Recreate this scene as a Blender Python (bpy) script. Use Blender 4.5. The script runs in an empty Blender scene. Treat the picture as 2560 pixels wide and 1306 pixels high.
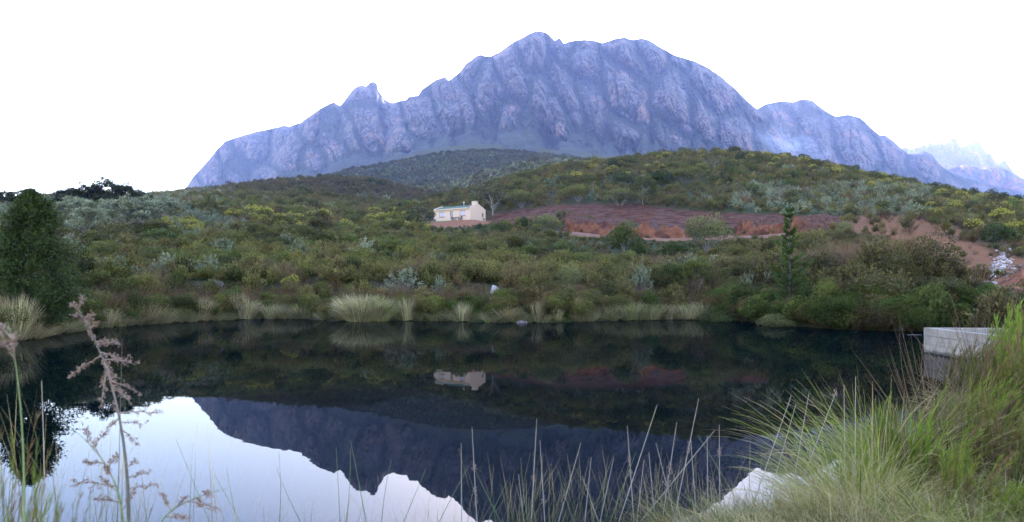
import bpy, bmesh, math, random
import numpy as np
from mathutils import Vector, Matrix

random.seed(7)
RNG = np.random.default_rng(11)
R = math.radians
scene = bpy.context.scene
COL = scene.collection

# ------------------------------------------------------------------ camera, sky, sun, exposure
F = 1700.0 / 2560.0            # focal length / frame width
CAM_H = 1.70
HORIZON = 720.0                # row of the eye level in the 2560 x 1306 photograph
cam_d = bpy.data.cameras.new('camera')
cam = bpy.data.objects.new('camera', cam_d)
COL.objects.link(cam)
cam.location = (0, 0, CAM_H)
cam.rotation_euler = (R(90), 0, 0)
cam_d.sensor_width = 36.0
cam_d.lens = 36.0 * F
cam_d.shift_y = (HORIZON - 653.0) / 2560.0
cam_d.clip_start = 0.1
cam_d.clip_end = 40000
cam_d.dof.use_dof = True
cam_d.dof.focus_distance = 60.0
cam_d.dof.aperture_fstop = 4.0
scene.camera = cam

SUN_ELEV, SUN_AZ = 16.5, 4.0   # azimuth clockwise from +Y: low behind the main summit, which shades the valley
world = bpy.data.worlds.new('World')
scene.world = world
world.use_nodes = True
wn = world.node_tree
wn.nodes.clear()
sky = wn.nodes.new('ShaderNodeTexSky')
sky.sky_type = 'NISHITA'
sky.sun_disc = False
sky.sun_elevation = R(SUN_ELEV)
sky.sun_rotation = R(SUN_AZ)
sky.altitude = 0
sky.air_density = 1.0
sky.dust_density = 0.4
sky.ozone_density = 2.0
bg = wn.nodes.new('ShaderNodeBackground')
bg.inputs['Strength'].default_value = 0.15
wo = wn.nodes.new('ShaderNodeOutputWorld')
wn.links.new(sky.outputs[0], bg.inputs[0])
wn.links.new(bg.outputs[0], wo.inputs[0])

sun_d = bpy.data.lights.new('sun', 'SUN')
sun = bpy.data.objects.new('sun', sun_d)
COL.objects.link(sun)
sun_d.energy = 3.0
sun_d.angle = R(0.53)
sun_d.color = (1.0, 0.95, 0.88)
sd_ = Vector((math.sin(R(SUN_AZ)) * math.cos(R(SUN_ELEV)), math.cos(R(SUN_AZ)) * math.cos(R(SUN_ELEV)), math.sin(R(SUN_ELEV))))
sun.rotation_euler = sd_.to_track_quat('Z', 'Y').to_euler()
sun.location = sd_ * 50

vs = scene.view_settings
vs.view_transform = 'Standard'
vs.look = 'None'
vs.gamma = 1.0
vs.use_curve_mapping = False
vs.use_white_balance = True
vs.white_balance_temperature = 5800
vs.white_balance_tint = 30
vs.exposure = 3.0

cy = scene.cycles
cy.max_bounces = 6
cy.diffuse_bounces = 2
cy.glossy_bounces = 3
cy.transmission_bounces = 3
cy.transparent_max_bounces = 8
cy.volume_bounces = 2
cy.use_denoising = True
cy.use_adaptive_sampling = True
cy.adaptive_threshold = 0.015
cy.sample_clamp_indirect = 6

# ------------------------------------------------------------------ helpers
def P(px, py, Y):
    """point of the place seen at photograph pixel (px, py) when it stands Y metres ahead"""
    return ((px - 1280) / 1700.0 * Y, Y, CAM_H + (HORIZON - py) / 1700.0 * Y)

def hash3(ix, iy, iz, seed):
    h = (ix.astype(np.uint32) * np.uint32(374761393) + iy.astype(np.uint32) * np.uint32(668265263)
         + iz.astype(np.uint32) * np.uint32(2147483647) + np.uint32((seed * 974634777) & 0xffffffff))
    h = (h ^ (h >> np.uint32(13))) * np.uint32(1274126177)
    h = (h ^ (h >> np.uint32(16))) * np.uint32(2246822519)
    h = h ^ (h >> np.uint32(15))
    return h

def noise2(x, y, seed=0):
    """gradient noise, about -1..1"""
    x = np.asarray(x, float); y = np.asarray(y, float)
    x, y = np.broadcast_arrays(x, y)
    x0 = np.floor(x).astype(np.int64); y0 = np.floor(y).astype(np.int64)
    fx = x - x0; fy = y - y0
    u = fx * fx * fx * (fx * (fx * 6 - 15) + 10); v = fy * fy * fy * (fy * (fy * 6 - 15) + 10)
    z = np.zeros_like(x0)
    def g(ix, iy, dx, dy):
        a = hash3(ix & 0xffffffff, iy & 0xffffffff, z, seed).astype(float) * (2 * np.pi / 4294967296.0)
        return np.cos(a) * dx + np.sin(a) * dy
    n = ((g(x0, y0, fx, fy) * (1 - u) + g(x0 + 1, y0, fx - 1, fy) * u) * (1 - v)
         + (g(x0, y0 + 1, fx, fy - 1) * (1 - u) + g(x0 + 1, y0 + 1, fx - 1, fy - 1) * u) * v)
    return n * 1.5

def fbm(x, y, octv=4, seed=0, gain=0.5, lac=2.03):
    s = 0; a = 1; t = 0
    for k in range(octv):
        s = s + a * noise2(x * lac ** k, y * lac ** k, seed + k); t += a; a *= gain
    return s / t

def ridged(x, y, octv=3, seed=0, gain=0.5, lac=2.1):
    s = 0; a = 1; t = 0
    for k in range(octv):
        s = s + a * (1 - np.abs(noise2(x * lac ** k, y * lac ** k, seed + k))) ** 2; t += a; a *= gain
    return s / t

def worley(x, y, seed=0, jit=0.9):
    """distances to the nearest and second nearest cell point, and a number for the cell"""
    x = np.asarray(x, float); y = np.asarray(y, float)
    x, y = np.broadcast_arrays(x, y)
    x0 = np.floor(x).astype(np.int64); y0 = np.floor(y).astype(np.int64)
    f1 = np.full(x.shape, 9.0); f2 = np.full(x.shape, 9.0); cid = np.zeros(x.shape)
    zz = np.zeros_like(x0)
    for i in (-1, 0, 1):
        for j in (-1, 0, 1):
            cx = x0 + i; cyy = y0 + j
            a = hash3(cx & 0xffffffff, cyy & 0xffffffff, zz, seed).astype(float) / 4294967296.0
            b = hash3(cx & 0xffffffff, cyy & 0xffffffff, zz, seed + 77).astype(float) / 4294967296.0
            d = np.hypot(cx + 0.5 + (a - 0.5) * jit - x, cyy + 0.5 + (b - 0.5) * jit - y)
            near = d < f1
            f2 = np.where(near, f1, np.minimum(f2, d)); cid = np.where(near, a, cid); f1 = np.where(near, d, f1)
    return f1, f2, cid

def smooth(e0, e1, x):
    t = np.clip((np.asarray(x, float) - e0) / (e1 - e0), 0, 1)
    return t * t * (3 - 2 * t)

def np_mesh(name, verts, faces, attrs=None, smooth_shade=False, vecs=None, fmat=None):
    """mesh out of numpy arrays; faces is (n,3) or (n,4), or a list of such arrays"""
    if not isinstance(faces, (list, tuple)):
        faces = [faces]
    faces = [np.asarray(f, np.int32) for f in faces if len(f)]
    me = bpy.data.meshes.new(name)
    verts = np.asarray(verts, np.float32)
    me.vertices.add(len(verts))
    me.vertices.foreach_set('co', verts.ravel())
    loops = np.concatenate([f.ravel() for f in faces])
    sizes = np.concatenate([np.full(len(f), f.shape[1], np.int32) for f in faces])
    starts = np.concatenate([[0], np.cumsum(sizes)[:-1]]).astype(np.int32)
    me.loops.add(len(loops))
    me.loops.foreach_set('vertex_index', loops)
    me.polygons.add(len(sizes))
    me.polygons.foreach_set('loop_start', starts)
    if fmat is not None:
        me.polygons.foreach_set('material_index', np.asarray(fmat, np.int32))
    if smooth_shade:
        me.polygons.foreach_set('use_smooth', np.ones(len(sizes), bool))
    for k, v in (attrs or {}).items():
        at = me.attributes.new(k, 'FLOAT', 'POINT')
        at.data.foreach_set('value', np.asarray(v, np.float32))
    for k, v in (vecs or {}).items():
        at = me.attributes.new(k, 'FLOAT_VECTOR', 'POINT')
        at.data.foreach_set('vector', np.asarray(v, np.float32).ravel())
    me.update()
    me.validate()
    return me

def grid_faces(nr, nc):
    i = np.arange(nr - 1)[:, None] * nc + np.arange(nc - 1)[None, :]
    i = i.ravel()
    return np.stack([i, i + 1, i + nc + 1, i + nc], 1)

def link(name, me, mat=None, parent=None):
    o = bpy.data.objects.new(name, me)
    COL.objects.link(o)
    if mat is not None and me is not None:
        for m in (mat if isinstance(mat, (list, tuple)) else [mat]):
            me.materials.append(m)
    if parent is not None:
        o.parent = parent
    return o

def tag(o, label=None, cat=None, group=None, kind=None):
    if label: o['label'] = label
    if cat: o['category'] = cat
    if group: o['group'] = group
    if kind: o['kind'] = kind
    return o

def empty(name, loc=(0, 0, 0), rotz=0.0, scale=1.0):
    o = bpy.data.objects.new(name, None)
    COL.objects.link(o)
    o.location = loc
    o.rotation_euler = (0, 0, rotz)
    o.scale = (scale, scale, scale) if not hasattr(scale, '__len__') else scale
    o.empty_display_size = 0.2
    return o

# ---- materials
def new_mat(name):
    m = bpy.data.materials.new(name)
    m.use_nodes = True
    nt = m.node_tree
    nt.nodes.clear()
    out = nt.nodes.new('ShaderNodeOutputMaterial')
    return m, nt, out

def N(nt, t, **kw):
    n = nt.nodes.new(t)
    for k, v in kw.items():
        if k in n.inputs:
            n.inputs[k].default_value = v
        else:
            setattr(n, k, v)
    return n

def mixc(nt, fac, a, b, blend='MIX'):
    n = nt.nodes.new('ShaderNodeMix')
    n.data_type = 'RGBA'
    n.blend_type = blend
    n.clamp_factor = True
    for s, v in ((n.inputs['Factor'], fac), (n.inputs['A'], a), (n.inputs['B'], b)):
        if hasattr(v, 'is_output'):
            nt.links.new(v, s)
        else:
            if s.type == 'RGBA':
                s.default_value = (*v, 1) if len(v) == 3 else v
            else:
                s.default_value = v
    # the RGBA sockets are found by type because names repeat
    ins = [s for s in n.inputs if s.type == 'RGBA']
    for s, v in ((ins[0], a), (ins[1], b)):
        if hasattr(v, 'is_output'):
            nt.links.new(v, s)
        else:
            s.default_value = (*v, 1) if len(v) == 3 else v
    fs = [s for s in n.inputs if s.name == 'Factor' and s.type == 'VALUE'][0]
    if hasattr(fac, 'is_output'):
        nt.links.new(fac, fs)
    else:
        fs.default_value = fac
    return [s for s in n.outputs if s.type == 'RGBA'][0]

def math_n(nt, op, a, b=0.0, clamp=False):
    n = nt.nodes.new('ShaderNodeMath')
    n.operation = op
    n.use_clamp = clamp
    for s, v in zip(n.inputs, (a, b)):
        if hasattr(v, 'is_output'):
            nt.links.new(v, s)
        else:
            s.default_value = v
    return n.outputs[0]

def maprange(nt, v, a, b, c=0.0, d=1.0):
    n = nt.nodes.new('ShaderNodeMapRange')
    n.interpolation_type = 'SMOOTHSTEP'
    nt.links.new(v, n.inputs[0])
    for i, x in enumerate((a, b, c, d)):
        n.inputs[i + 1].default_value = x
    return n.outputs[0]

def coords(nt, scale=(1, 1, 1), kind='Object'):
    tc = nt.nodes.new('ShaderNodeTexCoord')
    mp = nt.nodes.new('ShaderNodeMapping')
    mp.inputs['Scale'].default_value = scale
    nt.links.new(tc.outputs[kind], mp.inputs[0])
    return mp.outputs[0]

def noise_n(nt, vec, scale, detail=5, rough=0.55, dist=0.0):
    n = nt.nodes.new('ShaderNodeTexNoise')
    nt.links.new(vec, n.inputs['Vector'])
    n.inputs['Scale'].default_value = scale
    n.inputs['Detail'].default_value = detail
    n.inputs['Roughness'].default_value = rough
    n.inputs['Distortion'].default_value = dist
    return n.outputs[0]

def attr_n(nt, name, kind='GEOMETRY'):
    n = nt.nodes.new('ShaderNodeAttribute')
    n.attribute_name = name
    n.attribute_type = kind
    return n

def princ(nt, out, color, rough=0.9, spec=0.3, bump=None, bump_d=0.1, strength=1.0):
    b = nt.nodes.new('ShaderNodeBsdfPrincipled')
    if hasattr(color, 'is_output'):
        nt.links.new(color, b.inputs['Base Color'])
    else:
        b.inputs['Base Color'].default_value = (*color, 1)
    b.inputs['Roughness'].default_value = rough
    b.inputs['Specular IOR Level'].default_value = spec
    if bump is not None:
        bn = nt.nodes.new('ShaderNodeBump')
        bn.inputs['Distance'].default_value = bump_d
        bn.inputs['Strength'].default_value = strength
        nt.links.new(bump, bn.inputs['Height'])
        nt.links.new(bn.outputs[0], b.inputs['Normal'])
    nt.links.new(b.outputs[0], out.inputs['Surface'])
    return b

def plain_mat(name, color, rough=0.8, var=0.25, scale=8.0, spec=0.3, bump_d=0.01):
    m, nt, out = new_mat(name)
    v = coords(nt)
    n1 = noise_n(nt, v, scale, 6)
    c = mixc(nt, n1, tuple(x * (1 - var) for x in color), tuple(min(1, x * (1 + var)) for x in color))
    princ(nt, out, c, rough, spec, n1, bump_d)
    return m
# ------------------------------------------------------------------ terrain
POND = np.array([(-60, 3.2), (-9, 3.6), (-5, 3.9), (-2.5, 4.0), (0.2, 4.15), (1.5, 4.5), (2.8, 5.1), (4.2, 6.6), (6.0, 9.0), (8.4, 12.0),
                 (10.7, 14.0), (12.6, 16.0), (13.2, 19.0), (14.6, 22.0), (17.5, 24.0), (18.0, 25.6), (15.8, 26.3), (13.3, 27.4), (12.2, 31), (11.4, 35.0),
                 (10.4, 36.2), (6.5, 35.7), (3.4, 34.2), (1.8, 33.2), (-0.6, 33.0), (-3.0, 34.6), (-4.8, 34.8), (-6.8, 35.0), (-9.0, 34.6), (-11, 36.6),
                 (-13.6, 37.4), (-15.2, 35.6), (-16.6, 32.5), (-17.3, 29.6), (-16.9, 26.0), (-15.9, 23.0), (-16.1, 20.6), (-20, 18.0), (-60, 16)], float)

def pond_sd(x, y):
    """distance to the shore line, negative in the water"""
    x = np.asarray(x, float); y = np.asarray(y, float)
    d2 = np.full(x.shape, 1e18); ins = np.zeros(x.shape, bool)
    n = len(POND)
    for i in range(n):
        ax, ay = POND[i]; bx, by = POND[(i + 1) % n]
        ex, ey = bx - ax, by - ay
        t = np.clip(((x - ax) * ex + (y - ay) * ey) / (ex * ex + ey * ey), 0, 1)
        d2 = np.minimum(d2, (x - ax - t * ex) ** 2 + (y - ay - t * ey) ** 2)
        c = (ay > y) != (by > y)
        with np.errstate(divide='ignore', invalid='ignore'):
            xi = ax + (y - ay) * ex / ey if ey != 0 else np.full(x.shape, 1e9)
        ins ^= c & (x < xi)
    d = np.sqrt(d2)
    return np.where(ins, -d, d)

STY = [24, 36, 50, 75, 110, 150, 200, 280, 360, 480, 640, 860, 2500, 9000]
STP = {  # photograph column: row of the bare ground at each distance of STY
    -300: [700, 665, 640, 585, 520, 515, 525, 540, 550, 560, 575, 590, 610, 640],
    0:    [705, 672, 640, 580, 512, 510, 520, 535, 545, 560, 575, 590, 610, 640],
    150:  [710, 695, 662, 598, 524, 496, 505, 520, 535, 550, 565, 580, 610, 640],
    300:  [712, 706, 680, 612, 540, 496, 500, 512, 520, 540, 560, 580, 610, 640],
    450:  [715, 712, 690, 625, 562, 510, 488, 486, 492, 505, 520, 540, 560, 600],
    570:  [715, 714, 690, 628, 572, 523, 500, 480, 470, 485, 500, 520, 540, 600],
    700:  [715, 714, 690, 630, 578, 532, 512, 482, 450, 478, 490, 480, 500, 600],
    830: [715, 714, 690, 632, 580, 537, 518, 487, 444, 485, 482, 432, 470, 600],
    950: [715, 714, 692, 634, 584, 543, 528, 505, 451, 484, 478, 412, 440, 600],
    1050: [715, 714, 692, 636, 588, 550, 516, 526, 486, 480, 482, 394, 400, 600],
    1150: [715, 714, 694, 638, 592, 553, 482, 508, 502, 450, 466, 378, 385, 600],
    1250: [715, 714, 694, 646, 592, 544, 455, 474, 468, 418, 434, 377, 385, 600],
    1400: [715, 714, 696, 656, 578, 500, 415, 432, 428, 399, 412, 392, 400, 600],
    1550: [715, 714, 696, 660, 578, 488, 408, 412, 418, 420, 420, 410, 410, 600],
    1700: [715, 712, 692, 652, 574, 476, 390, 398, 410, 425, 430, 430, 430, 600],
    1850: [712, 706, 680, 634, 560, 468, 386, 396, 408, 425, 435, 440, 440, 600],
    2000: [706, 690, 660, 596, 540, 466, 405, 414, 425, 440, 455, 460, 460, 600],
    2150: [700, 672, 644, 582, 522, 468, 438, 444, 452, 462, 470, 480, 480, 600],
    2300: [708, 702, 682, 600, 530, 492, 472, 478, 484, 492, 500, 505, 505, 600],
    2450: [712, 712, 698, 616, 540, 510, 498, 502, 506, 512, 518, 520, 520, 600],
    2560: [712, 712, 694, 622, 552, 526, 518, 522, 526, 530, 534, 536, 536, 600],
    2860: [712, 712, 696, 630, 562, 540, 536, 540, 540, 540, 540, 540, 540, 600]}
NA, NY = 520, 560
A_G = np.linspace(-1.15, 1.15, NA)
# rows: dense where the picture shows them
L_G = np.concatenate([np.linspace(math.log(0.9), math.log(30), 90, endpoint=False), np.linspace(math.log(30), math.log(230), 330, endpoint=False),
                      np.linspace(math.log(230), math.log(1500), 110, endpoint=False), np.linspace(math.log(1500), math.log(9500), 30)])
NY = len(L_G)
Y_G = np.exp(L_G)

def blur1(a, sig, axis):
    r = int(sig * 3) + 1
    k = np.exp(-0.5 * (np.arange(-r, r + 1) / sig) ** 2); k /= k.sum()
    ap = np.pad(a, [(r, r) if i == axis else (0, 0) for i in range(a.ndim)], mode='edge')
    return np.apply_along_axis(lambda v: np.convolve(v, k, 'valid'), axis, ap)

def build_heights():
    pxs = sorted(STP)
    tab = np.array([STP[p] for p in pxs], float)                       # rows: column, cols: distance
    pg = A_G * 1700 + 1280
    tt = np.stack([np.interp(pg, pxs, tab[:, j]) for j in range(len(STY))], 0)   # (station, NA)
    tt = blur1(tt, 6, 1)
    zz = CAM_H + (HORIZON - tt) / 1700.0 * np.array(STY)[:, None]
    z = np.stack([np.interp(Y_G, STY, zz[:, i]) for i in range(NA)], 1)  # (NY, NA)
    z = blur1(z, 3, 0)
    X = A_G[None, :] * Y_G[:, None]; Y = np.repeat(Y_G[:, None], NA, 1)
    sdv = pond_sd(X, Y)
    near = Y < 19
    bank = np.clip(0.02 + 0.30 * np.clip(sdv, 0, 1.2) + 0.06 * np.clip(sdv - 1.2, 0, 12), 0, 1.2)
    zt = np.where(near & (X > 2) & (X < 40), bank, z)
    w = smooth(0.2, 6.0, sdv)
    wn_ = smooth(16, 24, Y)
    zfar = bank * (1 - w) + np.maximum(z, 0.3) * w
    zl = bank * (1 - wn_) + zfar * wn_
    zl = np.where(sdv < 0, -np.clip(0.10 + 0.45 * (-sdv), 0, 2.5), zl)
    bump = fbm(X / 9.0, Y / 9.0, 4, 3) * 0.35 * smooth(1, 8, sdv) * smooth(25, 60, Y)
    bump += fbm(X / 60.0, Y / 60.0, 3, 9) * np.clip(Y / 400.0, 0, 1) * 4.0 * smooth(210, 300, Y)
    bump += fbm(X / 1.6, Y / 1.6, 3, 29) * 0.22 * smooth(45, 60, Y) * smooth(200, 150, Y)
    bump += fbm(X / 2.2, Y / 2.2, 3, 19) * 0.10 * smooth(0.3, 2, sdv) * smooth(80, 30, Y)
    # the levelled platform of the cottage
    zl = zl + bump
    hx, hy, hz = P(1150, 557, 147)
    ca, sa = math.cos(R(-32)), math.sin(R(-32))
    dd = np.maximum(np.abs((X - hx) * ca + (Y - hy) * sa) - 5.6, np.abs(-(X - hx) * sa + (Y - hy) * ca) - 3.7)
    zl = zl * smooth(0.0, 4.2, dd) + hz * (1 - smooth(0.0, 4.2, dd))
    return X, Y, zl, sdv

GX, GY, GZ, GSD = build_heights()

def ground(x, y):
    x = np.asarray(x, float); y = np.maximum(np.asarray(y, float), 0.95)
    a = (x / y - A_G[0]) / (A_G[1] - A_G[0])
    l = np.interp(np.log(y), L_G, np.arange(NY))
    a = np.clip(a, 0, NA - 1.001); l = np.clip(l, 0, NY - 1.001)
    i = l.astype(int); j = a.astype(int)
    fi = l - i; fj = a - j
    return (GZ[i, j] * (1 - fi) * (1 - fj) + GZ[i + 1, j] * fi * (1 - fj) + GZ[i, j + 1] * (1 - fi) * fj + GZ[i + 1, j + 1] * fi * fj)

YS_ = np.exp(np.linspace(math.log(3.0), math.log(1500), 3000))
def on_ground(px, py, ymin=3.0):
    """where the line of sight through a photograph pixel first meets the ground"""
    x = (px - 1280) / 1700.0 * YS_
    zr = CAM_H + (HORIZON - py) / 1700.0 * YS_
    hit = np.where((np.maximum(ground(x, YS_), 0) >= zr) & (YS_ >= ymin))[0]
    y = YS_[hit[0]] if len(hit) else 200.0
    xx = (px - 1280) / 1700.0 * y
    return xx, y, float(ground(xx, y))

def in_poly(px, py, poly):
    px = np.asarray(px, float); py = np.asarray(py, float)
    ins = np.zeros(px.shape, bool)
    n = len(poly)
    for i in range(n):
        ax, ay = poly[i]; bx, by = poly[(i + 1) % n]
        if ay == by: continue
        c = (ay > py) != (by > py)
        ins ^= c & (px < ax + (py - ay) * (bx - ax) / (by - ay))
    return ins

# plan outlines (metres) of the bare soil, found once from the photograph and fixed in the ground
def plan(pts, ymin=40.0):
    return [on_ground(px, py, ymin)[:2] for px, py in pts]
MULCH = plan([(1205, 560), (1230, 534), (1300, 525), (1420, 514), (1600, 512), (1760, 528), (1900, 534), (2010, 540), (2110, 540), (2160, 556), (2000, 574), (1850, 572), (1640, 572), (1480, 566), (1400, 553), (1300, 560)])
ERODED = plan([(2120, 545), (2190, 538), (2260, 540), (2330, 552), (2400, 568), (2440, 590), (2500, 640), (2600, 640), (2600, 745), (2470, 722), (2380, 680), (2290, 640), (2200, 590), (2060, 592), (1960, 600), (1980, 575)], 34.0)
YARD = plan([(1062, 572), (1085, 552), (1110, 545), (1210, 545), (1225, 556), (1205, 566), (1150, 568), (1085, 570)], 100.0)

def plan_mask(x, y, poly, soft):
    d = np.full(np.shape(x), 1e9)
    n = len(poly)
    for i in range(n):
        ax, ay = poly[i]; bx, by = poly[(i + 1) % n]
        ex, ey = bx - ax, by - ay
        t = np.clip(((x - ax) * ex + (y - ay) * ey) / (ex * ex + ey * ey + 1e-9), 0, 1)
        d = np.minimum(d, np.hypot(x - ax - t * ex, y - ay - t * ey))
    ins = in_poly(x, y, poly)
    return smooth(-soft, soft, np.where(ins, d, -d))

wob = fbm(GX / 5.0, GY / 5.0, 3, 41) * 2.0
MU = plan_mask(GX + wob * 0.6, GY + wob * 1.2, MULCH, 1.2)
ER = plan_mask(GX + wob * 0.5, GY + wob, ERODED, 1.0)
YA = plan_mask(GX, GY, YARD, 0.8)

def soil_at(x, y):
    x = np.asarray(x, float); y = np.asarray(y, float)
    return np.maximum(np.maximum(plan_mask(x, y, MULCH, 1.2), plan_mask(x, y, ERODED, 1.0)), plan_mask(x, y, YARD, 0.8))

def terrain_mat():
    m, nt, out = new_mat('ground_soil')
    v = coords(nt)
    n1 = noise_n(nt, v, 0.35, 8, 0.65)
    n2 = noise_n(nt, v, 2.6, 8, 0.7)
    n3 = noise_n(nt, v, 0.05, 6, 0.6)
    scrub = mixc(nt, maprange(nt, n1, 0.35, 0.65), (0.050, 0.045, 0.016), (0.080, 0.058, 0.028))
    scrub = mixc(nt, maprange(nt, n3, 0.42, 0.60), scrub, (0.055, 0.062, 0.020))
    scrub = mixc(nt, maprange(nt, n2, 0.50, 0.72), scrub, (0.018, 0.022, 0.010))
    n5 = noise_n(nt, coords(nt, (0.45, 0.45, 3.0)), 1.1, 8, 0.7)
    mul = mixc(nt, maprange(nt, n5, 0.36, 0.64), (0.045, 0.017, 0.009), (0.145, 0.070, 0.042))
    mul = mixc(nt, maprange(nt, n1, 0.48, 0.7), mul, (0.125, 0.036, 0.017))
    red = mixc(nt, maprange(nt, n2, 0.35, 0.65), (0.27, 0.095, 0.036), (0.18, 0.095, 0.045))
    red = mixc(nt, maprange(nt, n1, 0.52, 0.66), red, (0.12, 0.075, 0.042))
    yard = mixc(nt, n2, (0.20, 0.070, 0.030), (0.33, 0.15, 0.075))
    c = mixc(nt, attr_n(nt, 'mulch').outputs['Fac'], scrub, mul)
    c = mixc(nt, attr_n(nt, 'eroded').outputs['Fac'], c, red)
    c = mixc(nt, attr_n(nt, 'yard').outputs['Fac'], c, yard)
    princ(nt, out, c, 0.95, 0.02, n2, 0.25)
    return m

me = np_mesh('ground', np.stack([GX, GY, GZ], -1).reshape(-1, 3), grid_faces(NY, NA), {'mulch': MU.ravel(), 'eroded': ER.ravel(), 'yard': YA.ravel()}, True)
tag(link('ground', me, terrain_mat()), 'scrub covered ground rising from the pond to the foot of the mountain', 'ground', kind='structure')

# ------------------------------------------------------------------ water
def water_mat():
    m, nt, out = new_mat('pond_water')
    v = coords(nt, (0.55, 1.6, 1))
    n1 = noise_n(nt, v, 1.2, 3, 0.5)
    b = princ(nt, out, (0.0008, 0.002, 0.002), 0.0, 0.5, n1, 0.012, 0.05)
    b.inputs['IOR'].default_value = 1.333
    d = nt.nodes.new('ShaderNodeBsdfDiffuse')
    d.inputs['Color'].default_value = (0.0003, 0.0030, 0.0034, 1)
    mx = nt.nodes.new('ShaderNodeMixShader')
    mx.inputs[0].default_value = 0.5
    nt.links.new(b.outputs[0], mx.inputs[1]); nt.links.new(d.outputs[0], mx.inputs[2])
    nt.links.new(mx.outputs[0], out.inputs['Surface'])
    return m
wv = [(-120, 1, 0), (60, 1, 0), (60, 60, 0), (-120, 60, 0)]
me = np_mesh('water', np.array(wv, float), np.array([[0, 1, 2, 3]]))
tag(link('water', me, water_mat()), 'still dark pond water mirroring the hillside and mountain', 'pond', kind='structure')

# ------------------------------------------------------------------ mountains
def rock_mat(name, warm=1.0, veg_shade_amt=1.0):
    m, nt, out = new_mat(name)
    v = coords(nt)
    vs_ = coords(nt, (1, 1, 0.35))
    n1 = noise_n(nt, v, 0.0045, 8, 0.6)
    n2 = noise_n(nt, vs_, 0.022, 8, 0.7)
    n3 = noise_n(nt, v, 0.06, 6, 0.7)
    rock = mixc(nt, maprange(nt, n2, 0.35, 0.68), (0.060, 0.050, 0.042), (0.24, 0.185, 0.150))
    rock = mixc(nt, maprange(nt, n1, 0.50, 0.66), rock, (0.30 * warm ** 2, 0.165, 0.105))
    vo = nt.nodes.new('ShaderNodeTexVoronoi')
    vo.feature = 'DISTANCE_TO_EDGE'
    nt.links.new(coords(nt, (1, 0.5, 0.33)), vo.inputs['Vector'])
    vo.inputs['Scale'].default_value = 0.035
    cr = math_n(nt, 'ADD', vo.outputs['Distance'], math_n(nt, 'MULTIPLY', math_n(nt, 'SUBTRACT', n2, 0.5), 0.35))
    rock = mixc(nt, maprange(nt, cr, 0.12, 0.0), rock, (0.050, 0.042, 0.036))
    led = noise_n(nt, coords(nt, (0.25, 0.25, 2.2)), 0.02, 5, 0.6)
    rock = mixc(nt, maprange(nt, led, 0.60, 0.72), rock, (0.065, 0.062, 0.042))
    veg_shade = mixc(nt, maprange(nt, noise_n(nt, v, 0.018, 6, 0.7), 0.38, 0.62), (0.014, 0.018, 0.008), (0.050, 0.050, 0.024))
    vf = math_n(nt, 'ADD', attr_n(nt, 'veg_shade').outputs['Fac'], math_n(nt, 'MULTIPLY', math_n(nt, 'SUBTRACT', n3, 0.5), 1.3))
    vf = math_n(nt, 'MULTIPLY', maprange(nt, vf, 0.35, 0.62), veg_shade_amt)
    c = mixc(nt, vf, rock, veg_shade)
    princ(nt, out, c, 0.95, 0.1, n2, 14.0)
    return m

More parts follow.
